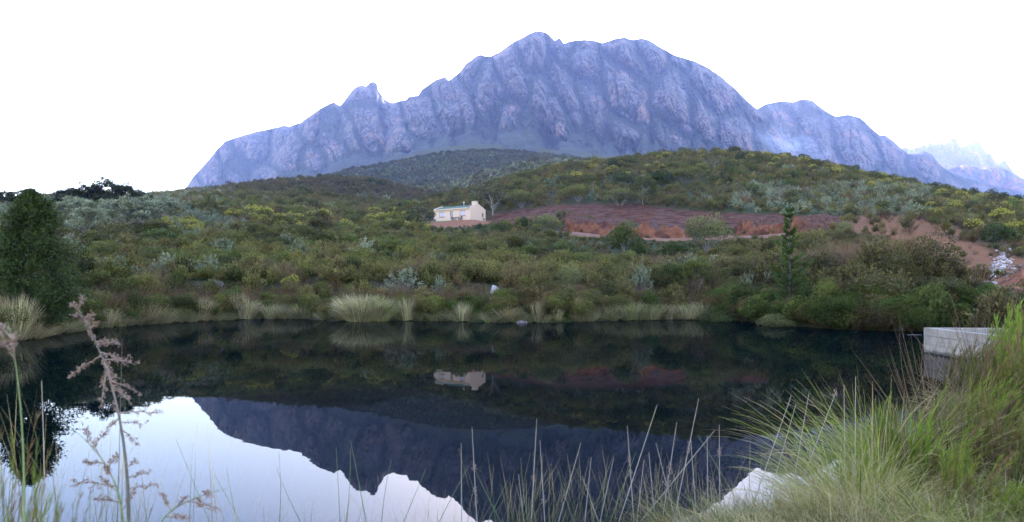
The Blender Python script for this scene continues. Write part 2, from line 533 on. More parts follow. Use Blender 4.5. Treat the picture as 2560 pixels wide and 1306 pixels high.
def mountain(label, crest, base, Yc, Yb, cols, rows, mat, ribs=(9, 200, 0.9), talus=0.3, jag=2.0, seed=0, back=900.0, tilt=0.25):
    """a rock massif: the skyline stands Yc metres away, the foot Yb metres; the face between is cut into ribs and gullies"""
    cx = [c[0] for c in crest]; cyv = [c[1] for c in crest]
    bx = [c[0] for c in base]; by = [c[1] for c in base]
    px = np.linspace(cx[0], cx[-1], cols)
    pc = np.interp(px, cx, cyv)
    u = px / 1000.0
    pc = pc + jag * (fbm(u * 40, u * 0 + seed, 4, seed + 5, 0.6)) - 0.5 * jag * ridged(u * 90, u * 0 + 3.3, 2, seed + 8)
    pb = np.interp(px, bx, by)
    s = np.linspace(0, 1, rows)
    S = np.repeat(s[:, None], cols, 1); U = np.repeat(u[None, :], rows, 0)
    hgt = np.maximum(pb - pc, 4.0)[None, :]
    V = S * hgt / 1000.0                                             # in the same units as U
    freq, amp, vstretch = ribs
    wu = U + 0.017 * fbm(U * 9, V * 9, 3, seed + 21) + 0.0025 * fbm(U * 70, V * 70, 2, seed + 23)
    wv = V + 0.019 * fbm(U * 9 + 9, V * 9, 2, seed + 31) + 0.0035 * fbm(U * 70, V * 70 + 5, 2, seed + 33)
    lean_ = wu + tilt * wv
    def cells(fx, fy, sd, sh):
        f1, f2, cid = worley(lean_ * fx + sh, wv * fy * 0.8 + sh * 1.7, sd)
        e = f2 - f1
        return np.minimum(e / 0.60, 1.0) * (1 - 0.15 * np.minimum(e / 0.6, 1)) / 0.85, cid
    c1, i1 = cells(freq, freq * 0.62, seed + 1, 0.3)
    c2, i2 = cells(freq * 2.6, freq * 1.25, seed + 2, 4.1)
    c3, i3 = cells(freq * 7.0, freq * 3.6, seed + 3, 8.7)
    c4, i4 = cells(freq * 17.0, freq * 11.0, seed + 4, 2.2)
    strat = fbm((wv - wu * 0.45) * 150, (wu + wv * 0.45) * 10, 3, seed + 5)
    fine = fbm(wu * freq * 26, wv * freq * 18, 3, seed + 6, 0.65)
    big, mid = c1, c2
    rel = (c1 * 1.35 + (i1 - 0.5) * 0.6) + (c2 * 0.36 + (i2 - 0.5) * 0.24) + (c3 * 0.13 + (i3 - 0.5) * 0.10) + (c4 * 0.06 + (i4 - 0.5) * 0.05) + strat * 0.10 + fine * 0.13 + 0.16 * (ridged(lean_ * freq * 9, wv * freq * 1.3, 3, seed + 7) - 0.5)
    tal = talus * np.clip(0.8 + 0.9 * fbm(u * 12, u * 0, 3, seed + 12, 0.6), 0.25, 2)[None, :] * (1 + 0.25 * (1 - c1)) * (1 + 0.2 * fbm(U * 30, V * 30, 3, seed + 13))
    inside = smooth(0.0, 1.0, (S - tal + 0.10) / 0.25)
    edge = 1 - smooth(0.93, 1.0, S) * 0.75
    D = amp * vstretch * (rel - 0.5) * (0.06 + 0.94 * inside) * edge + amp * 0.10 * fbm(U * 25, V * 40, 4, seed + 14) * (1 - inside)
    # steep wall above a gentle talus foot
    prof = np.where(S < tal, S / np.maximum(tal, 1e-3) * 0.45, 0.45 + 0.55 * ((S - tal) / np.maximum(1 - tal, 1e-3)) ** 1.0)
    Yv = Yb + (Yc - Yb) * prof - D
    PYv = pb[None, :] + (pc - pb)[None, :] * S
    X = (px[None, :] - 1280) / 1700 * Yv
    Z = CAM_H + (HORIZON - PYv) / 1700 * Yv
    gully_shade = np.maximum(smooth(0.62, 0.12, c1), 0.55 * smooth(0.50, 0.10, c2))
    veg_shade = np.clip(1.15 - 1.1 * inside, 0, 1) + 0.80 * gully_shade * (1 - 0.30 * S) + 0.20 * smooth(0.5, 0.1, c3) + 0.1 * fbm(U * 14, V * 14, 3, seed + 44)  # talus vegetation, plus AO-like crevice shade painted dark along the gullies
    # the far side falls away behind the skyline
    nb = 8
    bk = np.linspace(0, 1, nb + 1)[1:]
    Yk = Yv[-1][None, :] + back * bk[:, None]
    Xk = np.repeat(X[-1][None, :], nb, 0) * (1 + 0.0 * bk[:, None])
    Zk = Z[-1][None, :] * (1 - bk[:, None] ** 1.3) - 20 * bk[:, None]
    X = np.concatenate([X, Xk]); Yv = np.concatenate([Yv, Yk]); Z = np.concatenate([Z, Zk])
    veg_shade = np.concatenate([veg_shade, np.repeat(veg_shade[-1][None, :], nb, 0)])
    me = np_mesh('mountain', np.stack([X, Yv, Z], -1).reshape(-1, 3), grid_faces(rows + nb, cols), {'veg_shade': veg_shade.ravel()}, False)
    o = link('mountain', me, mat)
    tag(o, label, 'mountain', kind='structure')
    return o

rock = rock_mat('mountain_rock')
rock_sun_tint = rock_mat('sun_tinted_rock', 1.35, 0.4)  # pink sunlight on the far ridges painted into the rock colour
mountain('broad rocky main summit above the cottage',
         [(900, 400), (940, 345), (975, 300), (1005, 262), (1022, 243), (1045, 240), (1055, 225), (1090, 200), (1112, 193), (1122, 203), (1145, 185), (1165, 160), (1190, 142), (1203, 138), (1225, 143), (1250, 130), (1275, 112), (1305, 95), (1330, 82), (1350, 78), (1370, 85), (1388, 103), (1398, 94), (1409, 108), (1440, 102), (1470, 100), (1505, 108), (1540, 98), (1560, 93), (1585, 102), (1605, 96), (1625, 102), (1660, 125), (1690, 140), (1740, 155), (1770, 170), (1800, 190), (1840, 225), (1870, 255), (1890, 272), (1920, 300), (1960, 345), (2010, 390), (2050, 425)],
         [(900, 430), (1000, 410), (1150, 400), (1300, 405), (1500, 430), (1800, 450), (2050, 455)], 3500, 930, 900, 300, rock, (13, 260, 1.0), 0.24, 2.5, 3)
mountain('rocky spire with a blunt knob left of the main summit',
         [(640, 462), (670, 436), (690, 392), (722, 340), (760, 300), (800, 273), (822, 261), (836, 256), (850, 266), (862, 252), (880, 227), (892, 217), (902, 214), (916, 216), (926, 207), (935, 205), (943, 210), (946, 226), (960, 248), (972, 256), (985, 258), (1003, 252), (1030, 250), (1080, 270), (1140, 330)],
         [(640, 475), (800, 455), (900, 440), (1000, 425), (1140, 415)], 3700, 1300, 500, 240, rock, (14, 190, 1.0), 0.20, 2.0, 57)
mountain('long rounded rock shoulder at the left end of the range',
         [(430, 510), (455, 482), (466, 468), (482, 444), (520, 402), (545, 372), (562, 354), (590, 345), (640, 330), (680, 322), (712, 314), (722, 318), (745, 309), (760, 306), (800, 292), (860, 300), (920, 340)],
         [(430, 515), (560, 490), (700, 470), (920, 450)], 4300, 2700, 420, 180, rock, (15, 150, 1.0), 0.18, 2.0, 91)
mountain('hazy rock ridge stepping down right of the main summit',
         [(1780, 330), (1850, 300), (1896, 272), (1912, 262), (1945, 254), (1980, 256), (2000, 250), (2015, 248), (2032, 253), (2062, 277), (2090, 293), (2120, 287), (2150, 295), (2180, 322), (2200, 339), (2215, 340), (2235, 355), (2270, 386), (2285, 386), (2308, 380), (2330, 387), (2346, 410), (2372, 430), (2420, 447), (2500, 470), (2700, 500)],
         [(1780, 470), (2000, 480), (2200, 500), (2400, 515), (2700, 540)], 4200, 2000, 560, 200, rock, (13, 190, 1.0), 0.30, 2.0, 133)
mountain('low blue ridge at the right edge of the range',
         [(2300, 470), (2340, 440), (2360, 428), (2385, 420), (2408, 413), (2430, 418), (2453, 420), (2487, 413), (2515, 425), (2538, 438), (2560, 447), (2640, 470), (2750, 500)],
         [(2300, 510), (2500, 520), (2750, 540)], 5200, 4300, 260, 110, rock_sun_tint, (16, 200, 1.0), 0.25, 1.5, 177)
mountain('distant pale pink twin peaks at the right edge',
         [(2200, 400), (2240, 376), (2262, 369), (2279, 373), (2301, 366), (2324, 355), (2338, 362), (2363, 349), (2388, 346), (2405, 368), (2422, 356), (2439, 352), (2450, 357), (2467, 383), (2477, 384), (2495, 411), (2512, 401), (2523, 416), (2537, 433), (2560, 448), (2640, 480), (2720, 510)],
         [(2200, 520), (2720, 540)], 7400, 6200, 300, 130, rock_sun_tint, (16, 300, 1.0), 0.15, 1.5, 211)

# ------------------------------------------------------------------ haze
def haze_box():
    m, nt, out = new_mat('haze_air')
    pv = nt.nodes.new('ShaderNodeVolumePrincipled')
    pv.inputs['Color'].default_value = (0.60, 0.66, 1.0, 1)
    pv.inputs['Absorption Color'].default_value = (1, 1, 1, 1)
    pv.inputs['Density'].default_value = HAZE
    pv.inputs['Anisotropy'].default_value = 0.0
    nt.links.new(pv.outputs[0], out.inputs['Volume'])
    x0, x1, y0, y1, z0, z1 = -11500, 11500, -60, 10000, -40, 1750
    v = [(x0, y0, z0), (x1, y0, z0), (x1, y1, z0), (x0, y1, z0), (x0, y0, z1), (x1, y0, z1), (x1, y1, z1), (x0, y1, z1)]
    f = [(0, 3, 2, 1), (4, 5, 6, 7), (0, 1, 5, 4), (1, 2, 6, 5), (2, 3, 7, 6), (3, 0, 4, 7)]
    o = link('haze', np_mesh('haze', np.array(v, float), np.array(f)), m)
    tag(o, 'blue morning haze in front of the mountains', 'haze', kind='stuff')
HAZE = 0.000080
haze_box()
# ------------------------------------------------------------------ plants: materials
def leaf_mat(name, tipc=(0.3, 0.3, 0.05), rough=0.55, trans=0.12, lo=0.2, hi=1.95):
    """leaf colour = the plant's own tint, varied leaf by leaf, with differently coloured growing tips"""
    m, nt, out = new_mat(name)
    tint = attr_n(nt, 'tint', 'INSTANCER').outputs['Color']
    var = attr_n(nt, 'var').outputs['Fac']
    tip = attr_n(nt, 'tip').outputs['Fac']
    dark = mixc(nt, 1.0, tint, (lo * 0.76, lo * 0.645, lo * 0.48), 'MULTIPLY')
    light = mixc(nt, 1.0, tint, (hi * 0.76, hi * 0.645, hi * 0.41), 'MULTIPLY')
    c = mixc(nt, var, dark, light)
    c = mixc(nt, tip, c, (tipc[0] * 0.85, tipc[1] * 0.72, tipc[2] * 0.54))
    b = nt.nodes.new('ShaderNodeBsdfPrincipled')
    nt.links.new(c, b.inputs['Base Color'])
    b.inputs['Roughness'].default_value = rough
    b.inputs['Specular IOR Level'].default_value = 0.06
    t = nt.nodes.new('ShaderNodeBsdfTranslucent')
    nt.links.new(c, t.inputs['Color'])
    mx = nt.nodes.new('ShaderNodeMixShader')
    mx.inputs[0].default_value = trans
    nt.links.new(b.outputs[0], mx.inputs[1]); nt.links.new(t.outputs[0], mx.inputs[2])
    nt.links.new(mx.outputs[0], out.inputs['Surface'])
    return m

M_LEAF = leaf_mat('leaf', (0.20, 0.20, 0.07))
M_SILVER = leaf_mat('silver_leaf', (0.34, 0.36, 0.27), 0.6, 0.12)
M_YELLOW = leaf_mat('conebush_leaf', (0.46, 0.45, 0.07), 0.5, 0.3)
M_REED = leaf_mat('reed_blade', (0.20, 0.13, 0.085), 0.6, 0.25)
M_GRASS = leaf_mat('grass_blade', (0.42, 0.36, 0.24), 0.6, 0.3)
M_NEEDLE = leaf_mat('needle', (0.08, 0.12, 0.03), 0.5, 0.15)
M_BARK = plain_mat('bark', (0.065, 0.05, 0.036), 0.95, 0.4, 14.0)
M_PALEBARK = plain_mat('pale_bark', (0.20, 0.155, 0.11), 0.9, 0.3, 14.0)
M_TWIG = plain_mat('twig', (0.16, 0.115, 0.10), 0.95, 0.4, 20.0)

# ------------------------------------------------------------------ plants: shapes
class Leaves:
    """collects flat leaves (4-corner diamonds), blades (bent strips) and stems into one numpy mesh"""
    def __init__(s, seed=0):
        s.rng = np.random.default_rng(seed)
        s.v = []; s.q = []; s.t = []; s.var = []; s.tip = []; s.n = 0
    def _add(s, v, q, var, tip, t=None):
        if q is not None and len(q): s.q.append(q + s.n)
        if t is not None and len(t): s.t.append(t + s.n)
        s.v.append(v); s.var.append(var); s.tip.append(tip); s.n += len(v)
    def leaves(s, pos, d, length, width, var=None, tip=0.0, fold=0.12):
        pos = np.asarray(pos, float); n = len(pos)
        if n == 0: return
        d = np.asarray(d, float); d = d / (np.linalg.norm(d, axis=1, keepdims=True) + 1e-9)
        r = s.rng.normal(size=(n, 3))
        side = np.cross(d, r); side /= (np.linalg.norm(side, axis=1, keepdims=True) + 1e-9)
        nor = np.cross(side, d)
        L = np.broadcast_to(np.asarray(length, float), n)[:, None]; W = np.broadcast_to(np.asarray(width, float), n)[:, None]
        mid = pos + d * L * 0.5 + nor * L * fold
        v = np.stack([pos, mid + side * W * 0.5, pos + d * L, mid - side * W * 0.5], 1).reshape(-1, 3)
        q = (np.arange(n) * 4)[:, None] + np.array([[0, 1, 2, 3]])
        var = s.rng.random(n) if var is None else np.clip(np.broadcast_to(var, n), 0, 1)
        tip = np.clip(np.broadcast_to(np.asarray(tip, float), n), 0, 1)
        s._add(v, q, np.repeat(var, 4), np.repeat(tip, 4))
    def blades(s, base, d0, length, width, droop, seg=4, var=None, tipfrom=2.0, lean=None):
        """strips that start along d0 and bend towards the ground; the part beyond tipfrom takes the tip colour"""
        base = np.asarray(base, float); n = len(base)
        d = np.asarray(d0, float); d = d / (np.linalg.norm(d, axis=1, keepdims=True) + 1e-9)
        L = np.broadcast_to(np.asarray(length, float), n); W = np.broadcast_to(np.asarray(width, float), n)
        dr = np.broadcast_to(np.asarray(droop, float), n)
        h = d.copy(); h[:, 2] = 0
        hn = np.linalg.norm(h, axis=1, keepdims=True)
        rr = s.rng.normal(size=(n, 3)); rr[:, 2] = 0
        h = np.where(hn > 0.02, h / (hn + 1e-9), rr / (np.linalg.norm(rr, axis=1, keepdims=True) + 1e-9))
        if lean is not None:
            h = h * 0.5 + np.asarray(lean, float)[None, :]
            h /= np.linalg.norm(h, axis=1, keepdims=True) + 1e-9
        side = np.stack([-h[:, 1], h[:, 0], h[:, 2] * 0], 1)
        tw = s.rng.normal(size=n)[:, None] * 0.9
        side = side * np.cos(tw) + np.cross(h, side) * np.sin(tw)
        p = base.copy(); rows = []; tips = []
        for k in range(seg + 1):
            f = k / seg
            w = W * (1 - f) ** 0.6 * (0.6 + 0.4 * min(1, 4 * f)) + W * 0.12
            rows.append(p - side * w[:, None] * 0.5); rows.append(p + side * w[:, None] * 0.5)
            tips += [f >= tipfrom] * 2
            d = d + h * (dr * 0.55 / seg)[:, None] - np.array([0, 0, 1.0]) * (dr * f * 1.1 / seg)[:, None]
            d /= np.linalg.norm(d, axis=1, keepdims=True)
            p = p + d * (L / seg)[:, None]
        m = 2 * (seg + 1)
        v = np.stack(rows, 1).reshape(-1, 3)
        one = np.array([[2 * k, 2 * k + 1, 2 * k + 3, 2 * k + 2] for k in range(seg)])
        q = ((np.arange(n) * m)[:, None, None] + one[None]).reshape(-1, 4)
        var = s.rng.random(n) if var is None else np.clip(np.broadcast_to(var, n), 0, 1)
        s._add(v, q, np.repeat(var, m), np.tile(np.array(tips, float), n))
        return p                                                        # the blade ends
    def tube(s, path, radii, sides=5, var=0.5):
        path = np.asarray(path, float); k = len(path)
        tang = np.gradient(path, axis=0); tang /= np.linalg.norm(tang, axis=1, keepdims=True) + 1e-9
        ref = np.array([0.31, 0.87, 0.2]) if abs(tang[0, 2]) > 0.6 else np.array([0, 0, 1.0])
        a = np.cross(tang, ref); a /= np.linalg.norm(a, axis=1, keepdims=True) + 1e-9
        b = np.cross(tang, a)
        th = np.arange(sides) * 2 * np.pi / sides
        v = path[:, None, :] + np.asarray(radii, float)[:, None, None] * (np.cos(th)[None, :, None] * a[:, None, :] + np.sin(th)[None, :, None] * b[:, None, :])
        i = (np.arange(k - 1) * sides)[:, None]; j = np.arange(sides)[None, :]; j2 = (j + 1) % sides
        q = np.stack([i + j, i + j2, i + sides + j2, i + sides + j], -1).reshape(-1, 4)
        n = k * sides
        s._add(v.reshape(-1, 3), q, np.full(n, var), np.zeros(n))
    def mesh(s, name, mat=None):
        me = np_mesh(name, np.concatenate(s.v), s.q, {'var': np.concatenate(s.var), 'tip': np.concatenate(s.tip)})
        if mat: me.materials.append(mat)
        return me

def unit(v):
    return v / (np.linalg.norm(v, axis=-1, keepdims=True) + 1e-9)

def sphere_dirs(rng, n, zmin=-0.2):
    z = rng.uniform(zmin, 1, n); a = rng.uniform(0, 2 * np.pi, n); r = np.sqrt(1 - z * z)
    return np.stack([r * np.cos(a), r * np.sin(a), z], 1)

def heath_shrub(seed, h=1.2, w=0.6, stems=58, per=26, leaf=0.11, lw=0.042, tipn=0.25, up=1.0):
    """fine upright shrub: many thin stems in a fan, small leaves along their upper part"""
    L = Leaves(seed); g = L.rng
    a = g.uniform(0, 2 * np.pi, stems); rr = np.sqrt(g.random(stems)) * w
    lob = 1 + 0.25 * np.sin(a * 3 + seed) + 0.15 * np.sin(a * 5 + 2 * seed)
    top = np.stack([np.cos(a) * rr * lob, np.sin(a) * rr * lob, h * np.sqrt(np.clip(1 - (rr / w) ** 2 * 0.75, 0, 1)) * g.uniform(0.72, 1.12, stems)], 1)
    bot = top * np.array([0.25, 0.25, 0]) + 0
    for i in range(stems):
        t = g.uniform(0.25, 1.0, per) ** 0.8
        bend = np.stack([t ** 1.6, t ** 1.6, t], 1)
        p = bot[i] + (top[i] - bot[i]) * bend
        ax = unit((top[i] - bot[i])[None, :])
        d = ax * up + unit(g.normal(size=(per, 3))) * 0.75
        L.leaves(p, d, leaf * g.uniform(0.6, 1.3, per), lw, np.clip(t * 0.75 + g.normal(0, 0.22, per), 0, 1), np.where((t > 0.86) & (g.random(per) < tipn * 2), 0.7, 0))  # low leaves darker: shade inside the shrub painted into their tone
    return L

def round_bush(seed, h=1.6, w=1.2, n=1900, leaf=0.12, lw=0.07, lobes=9, tip=0.08):
    """dense leafy bush built of leaf clumps of uneven size"""
    L = Leaves(seed); g = L.rng
    c = sphere_dirs(g, lobes, -0.1) * np.array([w * 0.62, w * 0.62, h * 0.42]) * g.uniform(0.6, 1.1, (lobes, 1)) + np.array([0, 0, h * 0.48])
    r = g.uniform(0.26, 0.46, lobes) * min(w, h)
    for i in range(lobes):
        m = int(n / lobes)
        d = sphere_dirs(g, m, -0.6)
        rad = r[i] * (0.6 + 0.45 * g.random(m) ** 0.4)
        p = c[i] + d * rad[:, None] * np.array([1.1, 1.1, 0.85])
        p[:, 2] = np.maximum(p[:, 2], 0.02)
        out = unit(d + g.normal(0, 0.55, (m, 3)) + np.array([0, 0, 0.35]))
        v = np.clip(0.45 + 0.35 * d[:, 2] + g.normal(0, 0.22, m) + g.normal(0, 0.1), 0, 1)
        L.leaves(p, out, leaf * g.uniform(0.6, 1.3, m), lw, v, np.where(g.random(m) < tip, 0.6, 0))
    return L

def rosette_shrub(seed, h=1.5, w=1.0, stems=60, leaf=0.13, lw=0.045, open_=0.5):
    """silvery sugarbush: bare stems that end in upright leaf rosettes"""
    L = Leaves(seed); g = L.rng
    d = sphere_dirs(g, stems, -0.05)
    end = d * np.array([w, w, h * 0.9]) * g.uniform(0.55, 1.05, (stems, 1)) + np.array([0, 0, h * 0.12])
    end[:, 2] = np.maximum(end[:, 2], 0.15)
    for i in range(stems):
        m = 15
        t = g.uniform(0.72, 1.0, m)
        p = end[i] * t[:, None] * np.array([1, 1, 1])
        ax = unit(end[i] * np.array([0.5, 0.5, 1.2]))
        dd = ax * 0.75 + unit(g.normal(size=(m, 3))) * 0.8
        tone = np.clip(0.5 + g.normal(0, 0.18) + g.normal(0, 0.14, m), 0, 1)
        L.leaves(p, dd, leaf * g.uniform(0.7, 1.3, m), lw, tone, np.where(t > 0.93, 0.45, 0))
        if g.random() < 0.4:
            L.leaves(np.zeros((1, 3)), end[i][None, :], np.linalg.norm(end[i]), 0.02, 0.1)
    return L

def conebush(seed, h=1.1, w=0.8, stems=70, tipc=1.0):
    """bush with bright yellow-green heads on top"""
    L = heath_shrub(seed, h, w, stems, 14, 0.11, 0.045, 0.0)
    g = L.rng
    n = 46
    a = g.uniform(0, 2 * np.pi, n); rr = np.sqrt(g.random(n)) * w * 0.95
    top = np.stack([np.cos(a) * rr, np.sin(a) * rr, h * np.sqrt(np.clip(1 - (rr / w) ** 2 * 0.75, 0, 1)) * g.uniform(0.86, 1.1, n)], 1)
    for i in range(n):
        m = 9
        p = top[i] + g.normal(0, 0.03, (m, 3))
        L.leaves(p, np.array([0, 0, 0.7]) + unit(g.normal(size=(m, 3))), 0.10, 0.05, g.uniform(0.5, 1, m), tipc * g.uniform(0.55, 1.0, m))
    return L

def restio(seed, h=1.3, w=0.35, n=150, droop=0.5, width=0.016, heads=0.74, spread=0.45, lean=None, seg=4):
    """tussock of thin upright reed culms with brown heads"""
    L = Leaves(seed); g = L.rng
    a = g.uniform(0, 2 * np.pi, n); r = np.sqrt(g.random(n)) * w
    b = np.stack([np.cos(a) * r, np.sin(a) * r, 0 * a], 1)
    d = np.stack([np.cos(a) * r / w * spread, np.sin(a) * r / w * spread, np.ones(n)], 1) + g.normal(0, 0.10, (n, 3))
    L.blades(b, d, h * g.uniform(0.55, 1.1, n), width, droop * g.uniform(0.4, 1.6, n), seg, None, heads, lean)
    return L

def tussock(seed, h=1.0, w=0.35, n=300, droop=1.1, width=0.014, spread=0.7, dry=0.35, seg=5, lean=None):
    """fountain of fine grass blades, part of them dry"""
    L = Leaves(seed); g = L.rng
    a = g.uniform(0, 2 * np.pi, n); r = np.sqrt(g.random(n)) * w
    b = np.stack([np.cos(a) * r, np.sin(a) * r, 0 * a], 1)
    d = np.stack([np.cos(a) * r / w * spread, np.sin(a) * r / w * spread, np.ones(n)], 1) + g.normal(0, 0.14, (n, 3))
    k = int(n * dry)
    ln = h * g.uniform(0.6, 1.15, n)
    L.blades(b[k:], d[k:], ln[k:], width, droop * g.uniform(0.5, 1.5, n - k), seg, None, 0.86, lean)
    L.blades(b[:k], d[:k], ln[:k], width, droop * g.uniform(0.7, 1.8, k), seg, None, 0.0, lean)
    return L

def brushwood(seed, h=1.0, w=0.7, n=110):
    """dead or leafless twiggy brush"""
    L = Leaves(seed); g = L.rng
    a = g.uniform(0, 2 * np.pi, n); r = np.sqrt(g.random(n))
    d = np.stack([np.cos(a) * r * w / h, np.sin(a) * r * w / h, 0.35 + 0.9 * g.random(n)], 1)
    b = d * g.uniform(0, 0.4, (n, 1)) * h
    L.leaves(b, d + g.normal(0, 0.25, (n, 3)), h * g.uniform(0.3, 0.8, n), 0.018, None, 0)
    m = 330
    k = g.integers(0, n, m)
    p = b[k] + unit(d[k]) * h * g.uniform(0.2, 0.75, (m, 1))
    L.leaves(p, d[k] + unit(g.normal(size=(m, 3))) * 0.9, 0.15 * g.uniform(0.5, 1.3, m), 0.016, None, np.where(g.random(m) < 0.15, 0.5, 0))
    return L

def make_protos(kind, fn, count, mat, **kw):
    out = []
    for i in range(count):
        me = fn(seed=100 * (hash_name(kind) % 97) + i * 7 + 1, **kw).mesh(kind, mat)
        out.append(me)
    return out

def hash_name(s):
    return sum((i + 1) * ord(c) for i, c in enumerate(s))

PROTO = {
    'heath': make_protos('heath_shrub', heath_shrub, 4, M_LEAF),
    'heath_far': make_protos('heath_shrub', heath_shrub, 3, M_LEAF, stems=34, per=15, leaf=0.13, lw=0.06),
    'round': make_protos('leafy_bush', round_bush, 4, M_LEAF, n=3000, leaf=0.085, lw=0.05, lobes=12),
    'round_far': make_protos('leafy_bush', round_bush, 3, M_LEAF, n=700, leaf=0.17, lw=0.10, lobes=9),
    'silver': make_protos('silver_sugarbush', rosette_shrub, 4, M_SILVER),
    'silver_far': make_protos('silver_sugarbush', rosette_shrub, 3, M_SILVER, stems=40, leaf=0.16, lw=0.065),
    'cone': make_protos('yellow_conebush', conebush, 3, M_YELLOW),
    'restio': make_protos('reed_tussock', restio, 3, M_REED),
    'brush': make_protos('bare_brushwood', brushwood, 3, M_LEAF),
    'tuft': make_protos('grass_tussock', tussock, 4, M_GRASS),
}

# ------------------------------------------------------------------ stuff: the uncountable scrub as point clouds of small plants
def scatter(name, meshes, pts, scl, rot, tint, label, cat, sclz=None):
    """one object of kind stuff: a plant on every point, by geometry nodes"""
    n = len(pts)
    me = bpy.data.meshes.new(name)
    me.vertices.add(n)
    me.vertices.foreach_set('co', np.asarray(pts, np.float32).ravel())
    s3 = np.stack([scl, scl, scl if sclz is None else sclz], 1)
    for k, v in (('scl', s3), ('rot', rot), ('tint', tint)):
        at = me.attributes.new(k, 'FLOAT_VECTOR', 'POINT')
        at.data.foreach_set('vector', np.asarray(v, np.float32).ravel())
    at = me.attributes.new('pick', 'INT', 'POINT')
    at.data.foreach_set('value', RNG.integers(0, len(meshes), n).astype(np.int32))
    o = bpy.data.objects.new(name, me)
    COL.objects.link(o)
    ng = bpy.data.node_groups.new(name, 'GeometryNodeTree')
    ng.interface.new_socket('Geometry', in_out='INPUT', socket_type='NodeSocketGeometry')
    ng.interface.new_socket('Geometry', in_out='OUTPUT', socket_type='NodeSocketGeometry')
    gi = ng.nodes.new('NodeGroupInput'); go = ng.nodes.new('NodeGroupOutput')
    jn = ng.nodes.new('GeometryNodeJoinGeometry')
    for m in meshes:
        po = bpy.data.objects.new(name, m)                               # never linked: only its mesh is read
        oi = ng.nodes.new('GeometryNodeObjectInfo')
        oi.inputs['Object'].default_value = po
        gt = ng.nodes.new('GeometryNodeGeometryToInstance')
        ng.links.new(oi.outputs['Geometry'], gt.inputs[0])
        ng.links.new(gt.outputs[0], jn.inputs[0])
    ip = ng.nodes.new('GeometryNodeInstanceOnPoints')
    ip.inputs['Pick Instance'].default_value = True
    def named(nm, typ):
        a = ng.nodes.new('GeometryNodeInputNamedAttribute')
        a.data_type = typ
        a.inputs['Name'].default_value = nm
        return a.outputs['Attribute']
    ng.links.new(gi.outputs[0], ip.inputs['Points'])
    ng.links.new(jn.outputs[0], ip.inputs['Instance'])
    ng.links.new(named('pick', 'INT'), ip.inputs['Instance Index'])
    ng.links.new(named('rot', 'FLOAT_VECTOR'), ip.inputs['Rotation'])
    ng.links.new(named('scl', 'FLOAT_VECTOR'), ip.inputs['Scale'])
    ng.links.new(ip.outputs[0], go.inputs[0])
    md = o.modifiers.new('plants', 'NODES')
    md.node_group = ng
    tag(o, label, cat, kind='stuff')
    return o

def scr(x, y, z):
    return 1280 + 1700 * x / y, HORIZON - 1700 * (z - CAM_H) / y

# skyline of the bare ground seen from the camera, running minimum of the row per column
_py = HORIZON - 1700 * (np.maximum(GZ, 0) - CAM_H) / GY
_far = np.where(GY < 16, 9999, _py)
HID = np.minimum.accumulate(_far, 0)

def visible(x, y, h, slack=10):
    a = np.clip(((x / y) - A_G[0]) / (A_G[1] - A_G[0]), 0, NA - 1).astype(int)
    l = np.clip(np.interp(np.log(y), L_G, np.arange(NY)).astype(int) - 3, 0, NY - 1)
    px, py = scr(x, y, ground(x, y) + h)
    return (py < HID[l, a] + slack) & (px > -160) & (px < 2720)

def jitter_band(y0, y1, sp):
    """points spread evenly over the ground between two distances"""
    ny = int((y1 - y0) / sp)
    ys = y0 + (np.arange(ny) + 0.5) * sp
    xs = []; yy = []
    for y in ys:
        half = 0.86 * y + 4
        k = int(2 * half / sp)
        xs.append(np.linspace(-half, half, k)); yy.append(np.full(k, y))
    x = np.concatenate(xs); y = np.concatenate(yy)
    return x + RNG.uniform(-0.55, 0.55, len(x)) * sp, y + RNG.uniform(-0.55, 0.55, len(y)) * sp

def pick_tints(cols, n, jit=0.42):
    c = np.array(cols)[RNG.integers(0, len(cols), n)]
    return np.clip(c * RNG.uniform(1 - jit, 1 + jit, (n, 1)) * RNG.uniform(0.93, 1.07, (n, 3)), 0, 1)

T_HEATH = [(0.130, 0.130, 0.035), (0.150, 0.145, 0.050), (0.105, 0.115, 0.030), (0.135, 0.105, 0.050), (0.075, 0.090, 0.026)]
T_BROWN = [(0.130, 0.085, 0.045), (0.115, 0.080, 0.050), (0.145, 0.110, 0.055), (0.105, 0.095, 0.035)]
T_GREEN = [(0.055, 0.088, 0.020), (0.070, 0.105, 0.024), (0.042, 0.066, 0.016), (0.095, 0.120, 0.030)]
T_SILVER = [(0.19, 0.24, 0.19), (0.15, 0.20, 0.15), (0.23, 0.27, 0.215)]
T_CONE = [(0.130, 0.140, 0.035), (0.110, 0.120, 0.032)]
T_PURPLE = [(0.140, 0.090, 0.070), (0.165, 0.120, 0.095), (0.110, 0.075, 0.050)]

KEEP = []      # discs (x, y, radius) kept clear of scrub for single plants and things

